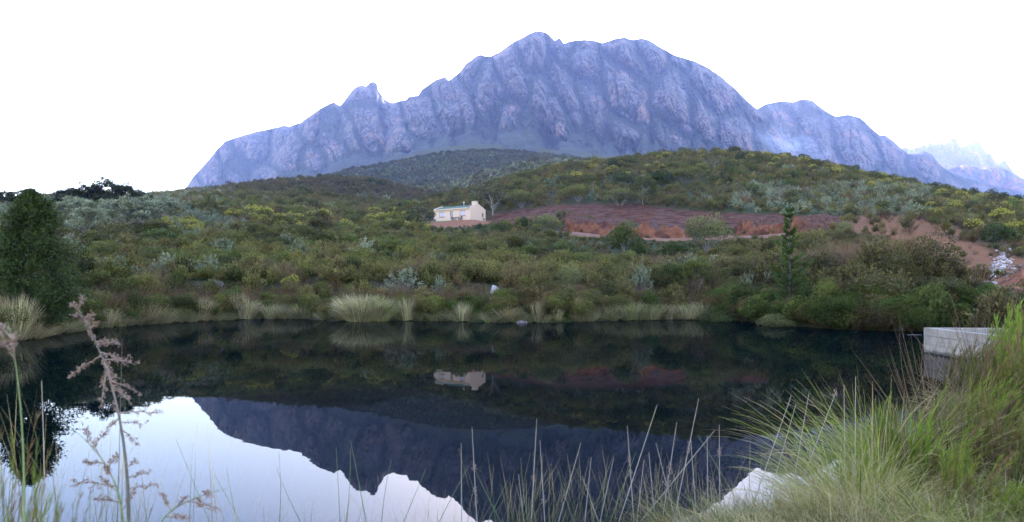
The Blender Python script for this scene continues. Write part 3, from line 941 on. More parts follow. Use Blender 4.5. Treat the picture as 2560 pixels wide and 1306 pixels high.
def scatter_all():
    X = []; Yv = []; SP = []
    for y0, y1, sp in ((16, 50, 0.85), (50, 112, 1.15), (112, 235, 1.5), (235, 440, 2.4), (440, 1000, 4.2)):
        x, y = jitter_band(y0, y1, sp)
        X.append(x); Yv.append(y); SP.append(np.full(len(x), sp))
    x = np.concatenate(X); y = np.concatenate(Yv); sp = np.concatenate(SP)
    keep = visible(x, y, 1.5) & (pond_sd(x, y) > 0.35)
    # the near right bank is built on its own
    keep &= ~((y < 24) & (x > 2) & ~((x > 13.0) & (y > 13.0)))
    keep &= ~((x / y > 0.636) & (y > 30) & (y < 46) & (RNG.random(len(x)) < 0.85))
    for cx, cy, r in KEEP:
        keep &= (x - cx) ** 2 + (y - cy) ** 2 > r * r
    x, y, sp = x[keep], y[keep], sp[keep]
    so = soil_at(x + noise2(x / 3, y / 3, 5) * 0.8, y + noise2(x / 3, y / 3, 6) * 1.2)
    keep = RNG.random(len(x)) > so * 1.0
    er = plan_mask(x, y, ERODED, 1.0)
    keep |= (er > 0.5) & (fbm(x / 3.5, y / 3.5, 2, 71) > 0.16) & (RNG.random(len(x)) < 0.75)
    x, y, sp, er = x[keep], y[keep], sp[keep], er[keep]
    z = ground(x, y)
    px, py = scr(x, y, z)
    n = len(x)
    u = RNG.random(n)
    n1 = fbm(x / 7.0, y / 7.0, 3, 51); n2 = fbm(x / 14.0, y / 14.0, 3, 61); n3 = fbm(x / 40.0, y / 40.0, 3, 81)
    kind = np.full(n, 'heath', dtype=object)
    kind[(n1 > 0.20) & (u < 0.6)] = 'round'
    kind[(n1 < -0.30) & (u < 0.7)] = 'brush'
    kind[(n2 > 0.30) & (u > 0.6)] = 'silver'
    kind[(u > 0.93)] = 'restio'
    # silver slope on the left
    zl = (px + 260 * n2 + 120 * n1 < 560) & (py + 30 * n1 < 596) & (y > 55) & (y < 330)
    kind[zl & (u < 0.62)] = 'silver'
    # yellow band below the left hill and on the crest of the right hill
    w1 = smooth(0.0, 0.3, n2 + 0.22)
    yb = (px > 380) & (px < 1080) & (py > 540) & (py < 592) & (y < 190)
    kind[yb & (RNG.random(n) < 0.22 * w1)] = 'cone'
    yc = (px > 1380) & (y > 165) & (y < 240) & (n3 + n1 > -0.15)
    kind[yc & (RNG.random(n) < 0.06 + 0.07 * (px > 1900) + 0.10 * (n2 > 0.15))] = 'cone'
    yd = (px > 2330) & (y > 70) & (y < 240)
    kind[yd & (RNG.random(n) < 0.07 + 0.1 * (n2 > 0.2))] = 'cone'
    # silver scrub on the shoulder of the right hill
    zs = (px > 1830) & (px < 2330) & (py > 462) & (py < 545) & (y < 190)
    kind[zs & (u < 0.5)] = 'silver'
    zh = (px < 1060) & (y > 262) & (y < 400)
    kind[zh & (kind != 'heath') & (RNG.random(n) < 0.8)] = 'heath'
    zf = (px > 1040) & (px < 1430) & (y > 390) & (y < 580)
    kind[zf & (u < 0.5)] = 'silver'
    # brown reeds over the right hand mound, dark leafy growth at the water
    zr = (px > 1990) & (px < 2350) & (y < 46) & (py < 790)
    kind[zr & (u < 0.55)] = 'restio'
    kind[zr & (u > 0.8)] = 'brush'
    zw = (px > 1830) & (y < 46) & (py > 700)
    kind[zw & (u < 0.6)] = 'round'
    # bank behind the shore: reeds and brush
    sdp = pond_sd(x, y)
    zb = (sdp < 3.2) & (px < 1850)
    kind[zb & (u < 0.16)] = 'restio'
    kind[zb & (u > 0.16) & (u < 0.40)] = 'round'
    kind[(er > 0.5)] = np.where(u[er > 0.5] < 0.6, 'brush', 'heath')
    farm = y > 100
    for k, proto, cols, label, cat in (
            ('heath', 'heath', T_HEATH, 'fine leaved olive scrub covering the slopes round the pond', 'scrub'),
            ('round', 'round', T_GREEN, 'low leafy green undergrowth between the scrub', 'undergrowth'),
            ('brush', 'brush', T_PURPLE, 'leafless purple brown brushwood among the scrub', 'brushwood'),
            ('silver', 'silver', T_SILVER, 'blue grey sugarbush scrub in patches on the slopes', 'scrub'),
            ('restio', 'restio', T_BROWN, 'brown reedy growth along the bank and on the mound', 'reeds'),
            ('cone', 'cone', T_CONE, 'yellow green conebush scrub in drifts on the slopes', 'scrub')):
        for far in (False, True):
            fk = k + '_far' if far and k + '_far' in PROTO else k
            sel = (kind == k) & (farm == far)
            if k + '_far' not in PROTO:
                if far: continue
                sel = kind == k
            m = int(sel.sum())
            if not m: continue
            xs, ys, zs2, sps = x[sel], y[sel], z[sel], sp[sel]
            base = {'heath': 0.85, 'round': 0.72, 'brush': 0.85, 'silver': 0.72, 'restio': 0.95, 'cone': 1.0}[k]
            scl = base * np.exp(np.clip(RNG.normal(0, 0.27, m), -0.6, 0.5)) * (1 + 0.22 * np.clip(n1[sel] * 2, -1, 1)) * np.where(ys > 100, 0.80, 0.95) * np.clip(sps / 0.9, 0.9, 3.6) ** 0.75
            scl *= 1 + 0.25 * n2[sel]
            # taller growth over the mound on the right of the pond
            mound = smooth(1850, 2000, px[sel]) * smooth(2370, 2300, px[sel]) * smooth(46, 40, ys)
            scl *= 1 + (0.10 + 0.12 * smooth(36, 31, ys)) * mound
            if k == 'round': scl *= np.where(ys < 60, 0.80, 1.0)
            scl *= 1 - 0.50 * smooth(1330, 1420, px[sel]) * smooth(2100, 2010, px[sel]) * smooth(60, 72, ys) * smooth(112, 100, ys)
            scl *= 1 - 0.42 * smooth(2040, 2110, px[sel]) * smooth(42, 48, ys) * smooth(82, 72, ys)
            scl *= 1 - 0.5 * ((px[sel] > 1060) & (px[sel] < 1260) & (ys > 95) & (ys < 160))
            rot = np.stack([RNG.normal(0, 0.10, m), RNG.normal(0, 0.10, m), RNG.uniform(0, 6.28, m)], 1)
            tint = pick_tints(cols, m)
            if k in ('heath', 'round'):
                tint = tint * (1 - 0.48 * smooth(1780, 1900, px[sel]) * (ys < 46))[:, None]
                br = np.clip(0.5 + 1.3 * n3[sel] + 0.8 * n1[sel], 0, 1)[:, None] * 0.55
                tint = tint * (1 - br) + np.array([0.105, 0.085, 0.048]) * br * RNG.uniform(0.8, 1.2, (m, 1))
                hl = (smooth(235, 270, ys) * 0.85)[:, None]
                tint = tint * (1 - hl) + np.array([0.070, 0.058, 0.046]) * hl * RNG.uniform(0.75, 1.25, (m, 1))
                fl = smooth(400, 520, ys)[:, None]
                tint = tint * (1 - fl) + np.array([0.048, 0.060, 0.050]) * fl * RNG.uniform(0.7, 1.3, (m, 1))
            nm = {'heath': 'fynbos_scrub', 'round': 'leafy_undergrowth', 'brush': 'brushwood', 'silver': 'silver_scrub', 'restio': 'reed_growth', 'cone': 'conebush_scrub'}[k]
            if far:
                label2 = label.replace('covering the slopes round the pond', 'on the far hill slopes').replace('between the scrub', 'on the far hill slopes').replace('in patches on the slopes', 'on the farther hill slopes')
                nm = 'far_' + nm
            else:
                label2 = label
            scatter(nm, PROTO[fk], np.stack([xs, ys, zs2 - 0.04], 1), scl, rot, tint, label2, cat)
            print('scatter', nm, m)
# ------------------------------------------------------------------ built things
class MB:
    """boxes, bars and tubes collected into one mesh"""
    def __init__(s): s.bm = bmesh.new()
    def box(s, x0, y0, z0, x1, y1, z1, bevel=0.0):
        r = bmesh.ops.create_cube(s.bm, size=1.0)
        for v in r['verts']:
            v.co = Vector(((x0 + x1) / 2 + v.co.x * (x1 - x0), (y0 + y1) / 2 + v.co.y * (y1 - y0), (z0 + z1) / 2 + v.co.z * (z1 - z0)))
        if bevel:
            es = list({e for v in r['verts'] for e in v.link_edges})
            bmesh.ops.bevel(s.bm, geom=es, offset=bevel, segments=1, affect='EDGES')
        return s
    def prism(s, pts, x0, x1):
        """polygon in the y-z plane pulled from x0 to x1"""
        a = [s.bm.verts.new((x0, p[0], p[1])) for p in pts]
        b = [s.bm.verts.new((x1, p[0], p[1])) for p in pts]
        n = len(pts)
        s.bm.faces.new(a[::-1]); s.bm.faces.new(b)
        for i in range(n):
            s.bm.faces.new((a[i], a[(i + 1) % n], b[(i + 1) % n], b[i]))
        return s
    def tube(s, p, q, r0, r1=None, sides=8):
        p, q = Vector(p), Vector(q); r1 = r0 if r1 is None else r1
        d = (q - p)
        m = Matrix.Translation((p + q) / 2) @ d.to_track_quat('Z', 'Y').to_matrix().to_4x4()
        bmesh.ops.create_cone(s.bm, cap_ends=True, segments=sides, radius1=r0, radius2=r1, depth=d.length, matrix=m)
        return s
    def ball(s, c, r, sub=1, scale=(1, 1, 1)):
        bmesh.ops.create_icosphere(s.bm, subdivisions=sub, radius=r, matrix=Matrix.Translation(c) @ Matrix.Diagonal((*scale, 1)))
        return s
    def build(s, name, mat, parent=None):
        bmesh.ops.recalc_face_normals(s.bm, faces=s.bm.faces)
        me = bpy.data.meshes.new(name)
        s.bm.to_mesh(me); s.bm.free()
        return link(name, me, mat, parent)

M_WALL = plain_mat('cream_plaster', (0.52, 0.355, 0.225), 0.9, 0.06, 3.0)
M_TRIM = plain_mat('pale_plaster_trim', (0.50, 0.36, 0.24), 0.9, 0.05, 3.0)
M_ROOF = plain_mat('green_roof_sheet', (0.085, 0.125, 0.070), 0.9, 0.1, 2.0)
M_WOOD = plain_mat('brown_timber', (0.20, 0.105, 0.06), 0.7, 0.25, 12.0)
M_DARK = plain_mat('dark_furniture', (0.05, 0.04, 0.045), 0.6, 0.2, 12.0)
M_METAL = plain_mat('grey_metal', (0.30, 0.30, 0.30), 0.45, 0.1, 12.0)
M_CONC = None
def glass_mat():
    m, nt, out = new_mat('window_glass')
    b = princ(nt, out, (0.16, 0.13, 0.12), 0.08, 0.6)
    return m
M_GLASS = glass_mat()
def curtain_glass():
    m, nt, out = new_mat('curtained_glass')
    v = coords(nt, (9, 1, 1))
    n1 = noise_n(nt, v, 1.2, 2)
    princ(nt, out, mixc(nt, n1, (0.30, 0.25, 0.23), (0.52, 0.44, 0.40)), 0.12, 0.5)
    return m
M_CURT = curtain_glass()

def concrete_mat():
    m, nt, out = new_mat('concrete')
    v = coords(nt)
    n1 = noise_n(nt, v, 2.2, 8, 0.65); n2 = noise_n(nt, v, 18.0, 5, 0.6)
    vs2 = coords(nt, (1.6, 1.6, 9.0))
    n3 = noise_n(nt, vs2, 1.1, 5, 0.6)
    c = mixc(nt, maprange(nt, n1, 0.32, 0.68), (0.23, 0.175, 0.115), (0.37, 0.285, 0.19))
    c = mixc(nt, maprange(nt, n3, 0.56, 0.66), c, (0.30, 0.22, 0.15))
    c = mixc(nt, maprange(nt, n2, 0.60, 0.75), c, (0.20, 0.155, 0.105))
    sx = nt.nodes.new('ShaderNodeSeparateXYZ'); nt.links.new(v, sx.inputs[0])
    wl = math_n(nt, 'ADD', sx.outputs['Z'], math_n(nt, 'MULTIPLY', math_n(nt, 'SUBTRACT', n1, 0.5), 0.30))
    c = mixc(nt, maprange(nt, wl, 0.13, 0.02), c, (0.075, 0.070, 0.042))
    st = noise_n(nt, coords(nt, (5.0, 5.0, 0.5)), 1.0, 4, 0.6)
    c = mixc(nt, maprange(nt, st, 0.54, 0.68), c, (0.25, 0.20, 0.135))
    princ(nt, out, c, 0.9, 0.2, n2, 0.01)
    return m
M_CONC = concrete_mat()

# ---- the cottage
HW, HD = 9.7, 5.6
ZF, ZR, ZB = 2.72, 3.62, 2.55           # front eave, ridge, rear eave
hx, hy, hz = P(1150, 557, 147)
hz = hz - 0.03
cot = empty('cottage', (hx - 0.1, hy, hz), R(-32))
tag(cot, 'small cream cottage with a green roof on the slope beside bare red soil', 'cottage')
x0, x1, y0, y1 = -HW / 2, HW / 2, -HD / 2, HD / 2
T = 0.24
# front wall with real openings: two windows and the door
WIN_L = (x0 + 1.55, x0 + 2.95); DOOR = (x0 + 4.40, x0 + 5.25); WIN_R = (x0 + 6.95, x0 + 8.45)
def front_wall():
    m = MB()
    cuts = [(WIN_L[0], WIN_L[1], 1.12, 2.22), (DOOR[0], DOOR[1], 0.14, 2.25), (WIN_R[0], WIN_R[1], 1.12, 2.26)]
    x = x0 + T
    for a, b, za, zb in cuts:
        m.box(x, y0, -0.6, a, y0 + T, ZF)
        m.box(a, y0, -0.6, b, y0 + T, za); m.box(a, y0, zb, b, y0 + T, ZF)
        x = b
    m.box(x, y0, -0.6, x1 - T, y0 + T, ZF)
    return m
front_wall().build('front_wall', M_WALL, cot)
MB().box(x0 + T, y1 - T, -0.6, x1 - T, y1, ZB).build('rear_wall', M_WALL, cot)
ry = 0.0
def gable(xa, xb):
    up = 0.22
    return [(y0 - 0.04, -0.6), (y0 - 0.04, ZF + up), (ry, ZR + up), (y1 + 0.04, ZB + up), (y1 + 0.04, -0.6)]
MB().prism(gable(0, 0), x0, x0 + T).build('gable_wall', M_TRIM, cot)
g = MB()
sy0, sy1, sz0, sz1 = 1.45, 2.15, 1.10, 1.95
pts_up = [(y0 - 0.04, sz1), (y0 - 0.04, ZF + 0.22), (ry, ZR + 0.22), (y1 + 0.04, ZB + 0.22), (y1 + 0.04, sz1)]
g.prism(pts_up, x1 - T, x1)
g.box(x1 - T, y0 - 0.04, -0.6, x1, y1 + 0.04, sz0)
g.box(x1 - T, y0 - 0.04, sz0, x1, sy0, sz1)
g.box(x1 - T, sy1, sz0, x1, y1 + 0.04, sz1)
gw = g.build('gable_wall', M_WALL, cot)
rf = MB()
rf.prism([(y0 - 0.30, ZF - 0.06), (y0 - 0.30, ZF), (ry, ZR + 0.02), (ry, ZR - 0.05)], x0 + T, x1 - T)
rf.prism([(ry, ZR - 0.05), (ry, ZR + 0.02), (y1 + 0.25, ZB + 0.02), (y1 + 0.25, ZB - 0.05)], x0 + T, x1 - T)
roof = rf.build('roof', M_ROOF, cot)
for i in range(18):                                                     # the seams of the roof sheets
    xx = x0 + T + 0.25 + i * (HW - 2 * T - 0.5) / 17
    MB().prism([(y0 - 0.30, ZF + 0.002), (y0 - 0.30, ZF + 0.035), (ry, ZR + 0.055), (ry, ZR + 0.022)], xx - 0.025, xx + 0.025).build('roof_seam', M_ROOF, roof)
MB().box(x0 + T, y0 - 0.36, ZF - 0.20, x1 - T, y0 - 0.303, ZF + 0.03).build('fascia', M_TRIM, cot)
ch = MB().box(x1 - 1.25, -0.55, 3.2, x1 - T - 0.02, 0.35, 4.25).build('chimney', M_TRIM, cot)
MB().box(x1 - 1.32, -0.62, 4.25, x1 - T + 0.03, 0.42, 4.34).build('chimney_cap', M_TRIM, ch)
vt = MB().tube((x0 + 6.1, -0.15, 3.5), (x0 + 6.1, -0.15, 4.15), 0.07).build('flue_pipe', M_METAL, cot)
MB().ball((x0 + 6.1, -0.15, 4.30), 0.24, 2, (1, 1, 0.7)).build('flue_cowl', M_TRIM, vt)
def window(a, b, za, zb, muls, glass):
    f = MB()
    y = y0 + 0.07; w = 0.07
    f.box(a, y, za, a + w, y + 0.09, zb); f.box(b - w, y, za, b, y + 0.09, zb)
    f.box(a + w, y, za, b - w, y + 0.09, za + w); f.box(a + w, y, zb - w, b - w, y + 0.09, zb)
    wdw = f.build('window', M_WOOD, cot)
    xs = [a + w + (b - a - 2 * w) * k / muls for k in range(muls + 1)]
    for k in range(muls):
        MB().box(xs[k] + (0.025 if k else 0), y + 0.04, za + w, xs[k + 1] - (0.025 if k < muls - 1 else 0), y + 0.06, zb - w).build('pane', glass, wdw)
        if k: MB().box(xs[k] - 0.025, y, za + w, xs[k] + 0.025, y + 0.09, zb - w).build('mullion', M_WOOD, wdw)
    MB().box(a - 0.08, y0 - 0.07, za - 0.09, b + 0.08, y0 + 0.06, za - 0.002).build('sill', M_WOOD, wdw)
window(*WIN_L, 1.12, 2.22, 3, M_CURT)
window(*WIN_R, 1.12, 2.26, 4, M_CURT)
dr = MB().box(DOOR[0], y0 + 0.07, 0.14, DOOR[1], y0 + 0.13, 1.18).build('door', plain_mat('door_panel', (0.40, 0.27, 0.20), 0.7, 0.1, 6.0), cot)
fr = MB()
fr.box(DOOR[0], y0 + 0.06, 1.18, DOOR[0] + 0.09, y0 + 0.15, 2.25).box(DOOR[1] - 0.09, y0 + 0.06, 1.18, DOOR[1], y0 + 0.15, 2.25)
fr.box(DOOR[0] + 0.09, y0 + 0.06, 2.16, DOOR[1] - 0.09, y0 + 0.15, 2.25).box(DOOR[0] + 0.09, y0 + 0.06, 1.18, DOOR[1] - 0.09, y0 + 0.15, 1.28)
fr.build('door_frame', M_WOOD, dr)
MB().box(DOOR[0] + 0.09, y0 + 0.10, 1.28, DOOR[1] - 0.09, y0 + 0.12, 2.16).build('pane', M_GLASS, dr)
MB().box(DOOR[1] - 0.16, y0 + 0.02, 1.02, DOOR[1] - 0.06, y0 + 0.068, 1.06).build('handle', M_METAL, dr)
# side window
f = MB()
f.box(x1 - 0.16, sy0, sz0, x1 - 0.07, sy0 + 0.07, sz1).box(x1 - 0.16, sy1 - 0.07, sz0, x1 - 0.07, sy1, sz1)
f.box(x1 - 0.16, sy0 + 0.07, sz0, x1 - 0.07, sy1 - 0.07, sz0 + 0.07).box(x1 - 0.16, sy0 + 0.07, sz1 - 0.07, x1 - 0.07, sy1 - 0.07, sz1)
sw = f.build('window', M_WOOD, cot)
MB().box(x1 - 0.13, sy0 + 0.07, sz0 + 0.07, x1 - 0.11, sy1 - 0.07, sz1 - 0.07).build('pane', M_GLASS, sw)
MB().box(x0 + 0.2, y0 - 0.9, -0.25, x1 - 0.2, y0 - 0.005, 0.06, 0.02).build('terrace_step', M_TRIM, cot)

def at_cottage(lx, ly, lz=0.0):
    c, s_ = math.cos(R(-32)), math.sin(R(-32))
    return (hx - 0.1 + lx * c - ly * s_, hy + lx * s_ + ly * c, hz + lz)

# table and chairs on the step, gas bottle by the corner
tb = empty('patio_table', at_cottage(x0 + 6.6, y0 - 0.55, 0.06), R(-32))
tag(tb, 'dark patio table in front of the cottage wall', 'table')
MB().box(-0.75, -0.32, 0.70, 0.75, 0.32, 0.75, 0.01).build('tabletop', M_DARK, tb)
for sx in (-1, 1):
    for sy in (-1, 1):
        MB().box(sx * 0.66 - 0.035, sy * 0.26 - 0.035, 0, sx * 0.66 + 0.035, sy * 0.26 + 0.035, 0.70).build('leg', M_DARK, tb)
def chair(lx, ly, rz, label):
    t = empty('patio_chair', at_cottage(lx, ly, 0.06), R(-32) + rz)
    tag(t, label, 'chair', 'chairs round the patio table')
    MB().box(-0.23, -0.23, 0.42, 0.23, 0.23, 0.47).build('seat', M_DARK, t)
    MB().box(-0.23, 0.19, 0.471, 0.23, 0.23, 0.95).build('backrest', M_DARK, t)
    for sx in (-1, 1):
        for sy in (-1, 1):
            MB().box(sx * 0.20 - 0.025, sy * 0.20 - 0.025, 0, sx * 0.20 + 0.025, sy * 0.20 + 0.025, 0.42).build('leg', M_DARK, t)
chair(x0 + 5.55, y0 - 0.55, R(90), 'dark patio chair at the door end of the table')
chair(x0 + 7.70, y0 - 0.55, R(-90), 'dark patio chair at the gable end of the table')
gb = empty('drum', at_cottage(x0 + 0.55, y0 - 0.35, 0.06))
tag(gb, 'small dark drum against the left end of the cottage front', 'drum')
MB().tube((0, 0, 0), (0, 0, 0.62), 0.17, 0.17, 12).ball((0, 0, 0.62), 0.17, 2, (1, 1, 0.5)).build('tank', M_DARK, gb)
MB().tube((0, 0, 0.69), (0, 0, 0.80), 0.06).build('lid', M_METAL, gb)

# lawn and red bank in front of the cottage
def patch(name, pts, mat, lift, label, cat, res=0.5, thick=0.10, amp=0.04):
    """sheet that follows the ground inside a plan outline"""
    p = np.array(pts, float)
    xs = np.arange(p[:, 0].min(), p[:, 0].max() + res, res); ys = np.arange(p[:, 1].min(), p[:, 1].max() + res, res)
    gx, gy = np.meshgrid(xs, ys)
    ins = in_poly(gx + noise2(gx, gy, 3) * 0.3, gy + noise2(gx, gy, 4) * 0.3, pts)
    gz = ground(gx, gy) + np.where(ins, lift, -0.25) + fbm(gx * 1.5, gy * 1.5, 2, 8) * amp
    keep = ins.copy()
    keep[1:] |= ins[:-1]; keep[:-1] |= ins[1:]; keep[:, 1:] |= ins[:, :-1]; keep[:, :-1] |= ins[:, 1:]
    f = grid_faces(*gx.shape)
    kf = keep.ravel()[f].all(1)
    me = np_mesh(name, np.stack([gx, gy, gz], -1).reshape(-1, 3), f[kf], None, True)
    o = link(name, me, mat)
    tag(o, label, cat, kind='structure')
    return o
lawn_pts = [at_cottage(x0 - 0.8, y0 - 1.0)[:2], at_cottage(x0 - 0.9, y0 - 3.3)[:2], at_cottage(x0 + 3.5, y0 - 3.4)[:2], at_cottage(x0 + 6.4, y0 - 2.4)[:2], at_cottage(x0 + 7.2, y0 - 1.0)[:2]]
patch('lawn', lawn_pts, plain_mat('lawn_grass', (0.12, 0.15, 0.03), 0.95, 0.35, 4.0), 0.08, 'small strip of lawn in front of the cottage step', 'lawn', 0.25)

# ---- red road cutting: an upright earth face with the dirt road at its foot
def cutting(pix, height, label_bank, label_road, seed):
    pts = np.array([on_ground(px, py, 60.0)[:2] for px, py in pix])
    k = 220
    t = np.linspace(0, 1, k)
    d = np.concatenate([[0], np.cumsum(np.hypot(*np.diff(pts, axis=0).T))]); d /= d[-1]
    cx = np.interp(t, d, pts[:, 0]); cyy = np.interp(t, d, pts[:, 1])
    cx, cyy = blur1(np.stack([cx, cyy]), 8, 1)
    tx, ty = np.gradient(cx), np.gradient(cyy)
    ln = np.hypot(tx, ty); nx, ny = -ty / ln, tx / ln
    if ny.mean() < 0: nx, ny = -nx, -ny                                  # away from the camera
    end = smooth(0, 0.10, t) * smooth(1, 0.90, t)
    hgt = height * end * np.clip(0.72 + 1.0 * fbm(t * 8, t * 0 + seed, 4, seed, 0.55), 0.2, 1.25)
    rows = []
    nv = 12
    for i in range(nv + 1):                                              # the face, grooved by rain
        f = i / nv
        gr = (fbm(t * 45, t * 0 + f * 0.8 + seed, 4, seed + 1, 0.6)) * 0.28 * math.sin(math.pi * min(1, f * 1.1 + 0.05))
        off = 1.15 * f - gr * end + 0.55 * fbm(t * 26, t * 0 + f * 2.0 + seed, 3, seed + 2) * end
        base = ground(cx, cyy)
        rows.append(np.stack([cx + nx * off, cyy + ny * off, base - 0.15 + (hgt + 0.15) * f + 0.05 * fbm(t * 60, t * 0 + f * 5, 2, seed + 4)], 1))
    for j, bk in enumerate((0.6, 1.5, 3.0, 5.0, 7.5)):                   # back into the slope
        x = cx + nx * (1.15 + bk); y = cyy + ny * (1.15 + bk)
        rows.append(np.stack([x, y, np.maximum(ground(x, y) - 0.12 * (j == 4), np.where(j < 4, rows[nv][:, 2] + bk * 0.10, -99)) + 0.04 * fbm(t * 40, t * 0 + bk, 2, seed + 6) - (0.3 if j == 4 else 0)], 1))
    m, nt, out = new_mat('red_earth_face')
    v = coords(nt, (1, 1, 0.55)); n1 = noise_n(nt, v, 1.1, 8, 0.75); n2 = noise_n(nt, coords(nt), 0.35, 7, 0.65)
    face = attr_n(nt, 'face').outputs['Fac']
    c = mixc(nt, maprange(nt, n1, 0.3, 0.7), (0.115, 0.037, 0.016), (0.21, 0.080, 0.036))
    c = mixc(nt, maprange(nt, n2, 0.46, 0.60), c, (0.075, 0.030, 0.018))
    n3 = noise_n(nt, coords(nt), 2.6, 8, 0.7)
    mul = mixc(nt, maprange(nt, n3, 0.35, 0.68), (0.045, 0.017, 0.009), (0.145, 0.070, 0.042))
    c = mixc(nt, face, mul, c)
    princ(nt, out, c, 0.95, 0.1, n1, 0.12)
    V = np.stack(rows).reshape(-1, 3)
    fa = np.repeat(np.array([1.0] * nv + [0.6] + [0.0] * 5), k)
    tag(link('earth_bank', np_mesh('earth_bank', V, grid_faces(len(rows), k), {'face': fa}, True), m), label_bank, 'earth bank', kind='structure')
    for i in range(0, k, 4):
        KEEP.append((cx[i] - nx[i] * 2.6, cyy[i] - ny[i] * 2.6, 2.7))
    if label_road:
        rr = []
        for off in (-3.2, -2.9, -1.5, -0.2, 0.05):
            x = cx + nx * off; y = cyy + ny * off
            rr.append(np.stack([x, y, ground(cx - nx, cyy - ny) * 0.6 + ground(x, y) * 0.4 + 0.12 - (0.5 if off == -3.2 else 0) + 0.03 * fbm(t * 50, t * 0 + off, 2, seed + 9)], 1))
        tag(link('dirt_road', np_mesh('dirt_road', np.stack(rr).reshape(-1, 3), grid_faces(len(rr), k), None, True), plain_mat('dirt_road', (0.22, 0.105, 0.060), 0.95, 0.25, 1.5, 0.1, 0.05)), label_road, 'dirt road', kind='structure')
cutting([(1385, 578), (1450, 583), (1520, 590), (1580, 594), (1640, 597), (1690, 597), (1740, 594)], 2.4, 'red earth bank cut into the slope right of the cottage', 'narrow dirt road along the foot of the red bank', 21)
cutting([(1800, 590), (1850, 590), (1900, 589), (1960, 586), (2010, 582)], 2.1, 'red earth bank cut behind the big grey green bush', 'dirt road continuing behind the young pine', 47)

# ---- concrete overflow box in the water
bx = empty('concrete_box', (10.93, 18.05, 0), R(-4.6))
tag(bx, 'pale concrete overflow box with an open top standing in the water', 'concrete box')
BW, BL, BT, BH = 1.9, 3.0, 0.18, 0.645
def course(xa, ya, xb, yb, z0_, z1_):
    MB().box(xa, ya, z0_, xb, yb, z1_, 0.005).build('formwork_course', M_CONC, bx)
for k, (za, zb) in enumerate(((-1.2, 0.02), (0.026, 0.215), (0.221, 0.43), (0.436, BH))):
    j = 0.004 * (k % 2)
    course(-j, -BL, BT, 0, za, zb)
    course(BW - BT, -BL, BW + j, 0, za, zb)
    course(BT + 0.002, -BT, BW - BT - 0.002, j, za, zb)
    course(BT + 0.002, -BL - j, BW - BT - 0.002, -BL + BT, za, zb)

# ---- concrete channel wall on the slope, plank steps, stones
def kerb_run(pix, w, h, label, n):
    pts = np.array([on_ground(px, py, 20.0)[:2] for px, py in pix])
    d = np.concatenate([[0], np.cumsum(np.hypot(*np.diff(pts, axis=0).T))])
    root = empty('channel_wall', (pts[0][0], pts[0][1], float(ground(pts[0][0], pts[0][1]))))
    tag(root, label, 'channel wall')
    s = np.linspace(0, d[-1], n + 1)
    for i in range(n):
        xa, xb = np.interp([s[i], s[i + 1]], d, pts[:, 0]); ya, yb = np.interp([s[i], s[i + 1]], d, pts[:, 1])
        a = Vector((xa, ya, float(ground(xa, ya)))) - root.location; b = Vector((xb, yb, float(ground(xb, yb)))) - root.location
        L = (b - a).length
        o = MB().box(0.008, -w / 2, -0.25, L - 0.008, w / 2, h + RNG.uniform(-0.02, 0.02), 0.012).build('concrete_segment', M_CONC, root)
        o.location = a
        o.rotation_euler = (b - a).to_track_quat('X', 'Z').to_euler()
kerb_run([(2385, 678), (2420, 692), (2455, 710), (2490, 724), (2530, 742)], 0.22, 0.16, 'pale concrete channel wall running down the red slope', 12)

def plank_step(px, py, wpx, label):
    x, y, z = on_ground(px, py, 21.5)
    w = wpx / 1700 * y
    t = empty('plank_step', (x, y, z + 0.10), R(-8))
    tag(t, label, 'step', 'pale steps below the green mound')
    MB().box(-w / 2, -0.16, -0.03, w / 2, 0.16, 0.03, 0.01).build('tread', M_CONC, t)
    for sx in (-1, 1):
        MB().box(sx * (w / 2 - 0.08) - 0.03, -0.10, -0.35, sx * (w / 2 - 0.08) + 0.03, 0.10, -0.031).build('post', M_WOOD, t)
    KEEP.append((x, y - 0.6, 0.9))
plank_step(2474, 768, 44, 'upper pale step among the reeds beside the water')
plank_step(2464, 781, 32, 'lower pale step among the reeds beside the water')

def rock_mesh(seed, r=1.0, flat=0.6):
    bm = bmesh.new()
    bmesh.ops.create_icosphere(bm, subdivisions=3, radius=r)
    for v in bm.verts:
        c = np.array(v.co) * 1.3 + seed * 3.1
        n = float(noise2(c[0] + c[2] * 0.7, c[1] - c[2] * 0.5, seed)) * 0.28 + float(noise2(c[0] * 2.3, c[1] * 2.3 + c[2] * 2, seed + 1)) * 0.12
        v.co *= 1 + n
        v.co.z *= flat
    for axis, lim in (((0.3, 0.2, 0.93), 0.42), ((-0.8, -0.5, 0.3), 0.72), ((0.7, -0.6, 0.2), 0.75)):
        ax = Vector(axis).normalized()
        for v in bm.verts:
            d = v.co.dot(ax)
            if d > lim * r: v.co -= ax * (d - lim * r) * 0.85
    me = bpy.data.meshes.new('rock')
    bm.to_mesh(me); bm.free()
    return me
M_ROCK = plain_mat('grey_boulder', (0.22, 0.175, 0.14), 0.95, 0.45, 3.0, 0.2, 0.05)
M_ROCKW = plain_mat('white_boulder', (0.36, 0.30, 0.25), 0.95, 0.25, 3.0, 0.2, 0.05)
def rock_at(px, py, wpx, hpx, mat, label, seed, y=None):
    if y is None:
        x, y, z = on_ground(px, py, 18)
    else:
        x = (px - 1280) / 1700 * y; z = 0.0
    me = rock_mesh(seed)
    o = link('boulder', me, mat)
    sx = wpx / 1700 * y / 2
    o.location = (x, y, z + 0.05)
    o.scale = (sx, sx * 0.8, hpx / 1700 * y / 1.1)
    tag(o, label, 'boulder')
    KEEP.append((x, y - 0.35, sx + 0.25))
    return o
rock_at(537, 712, 44, 20, plain_mat('mauve_boulder', (0.13, 0.105, 0.095), 0.95, 0.5, 4.0, 0.1, 0.05), 'grey boulder half hidden in scrub above the left shore', 3)
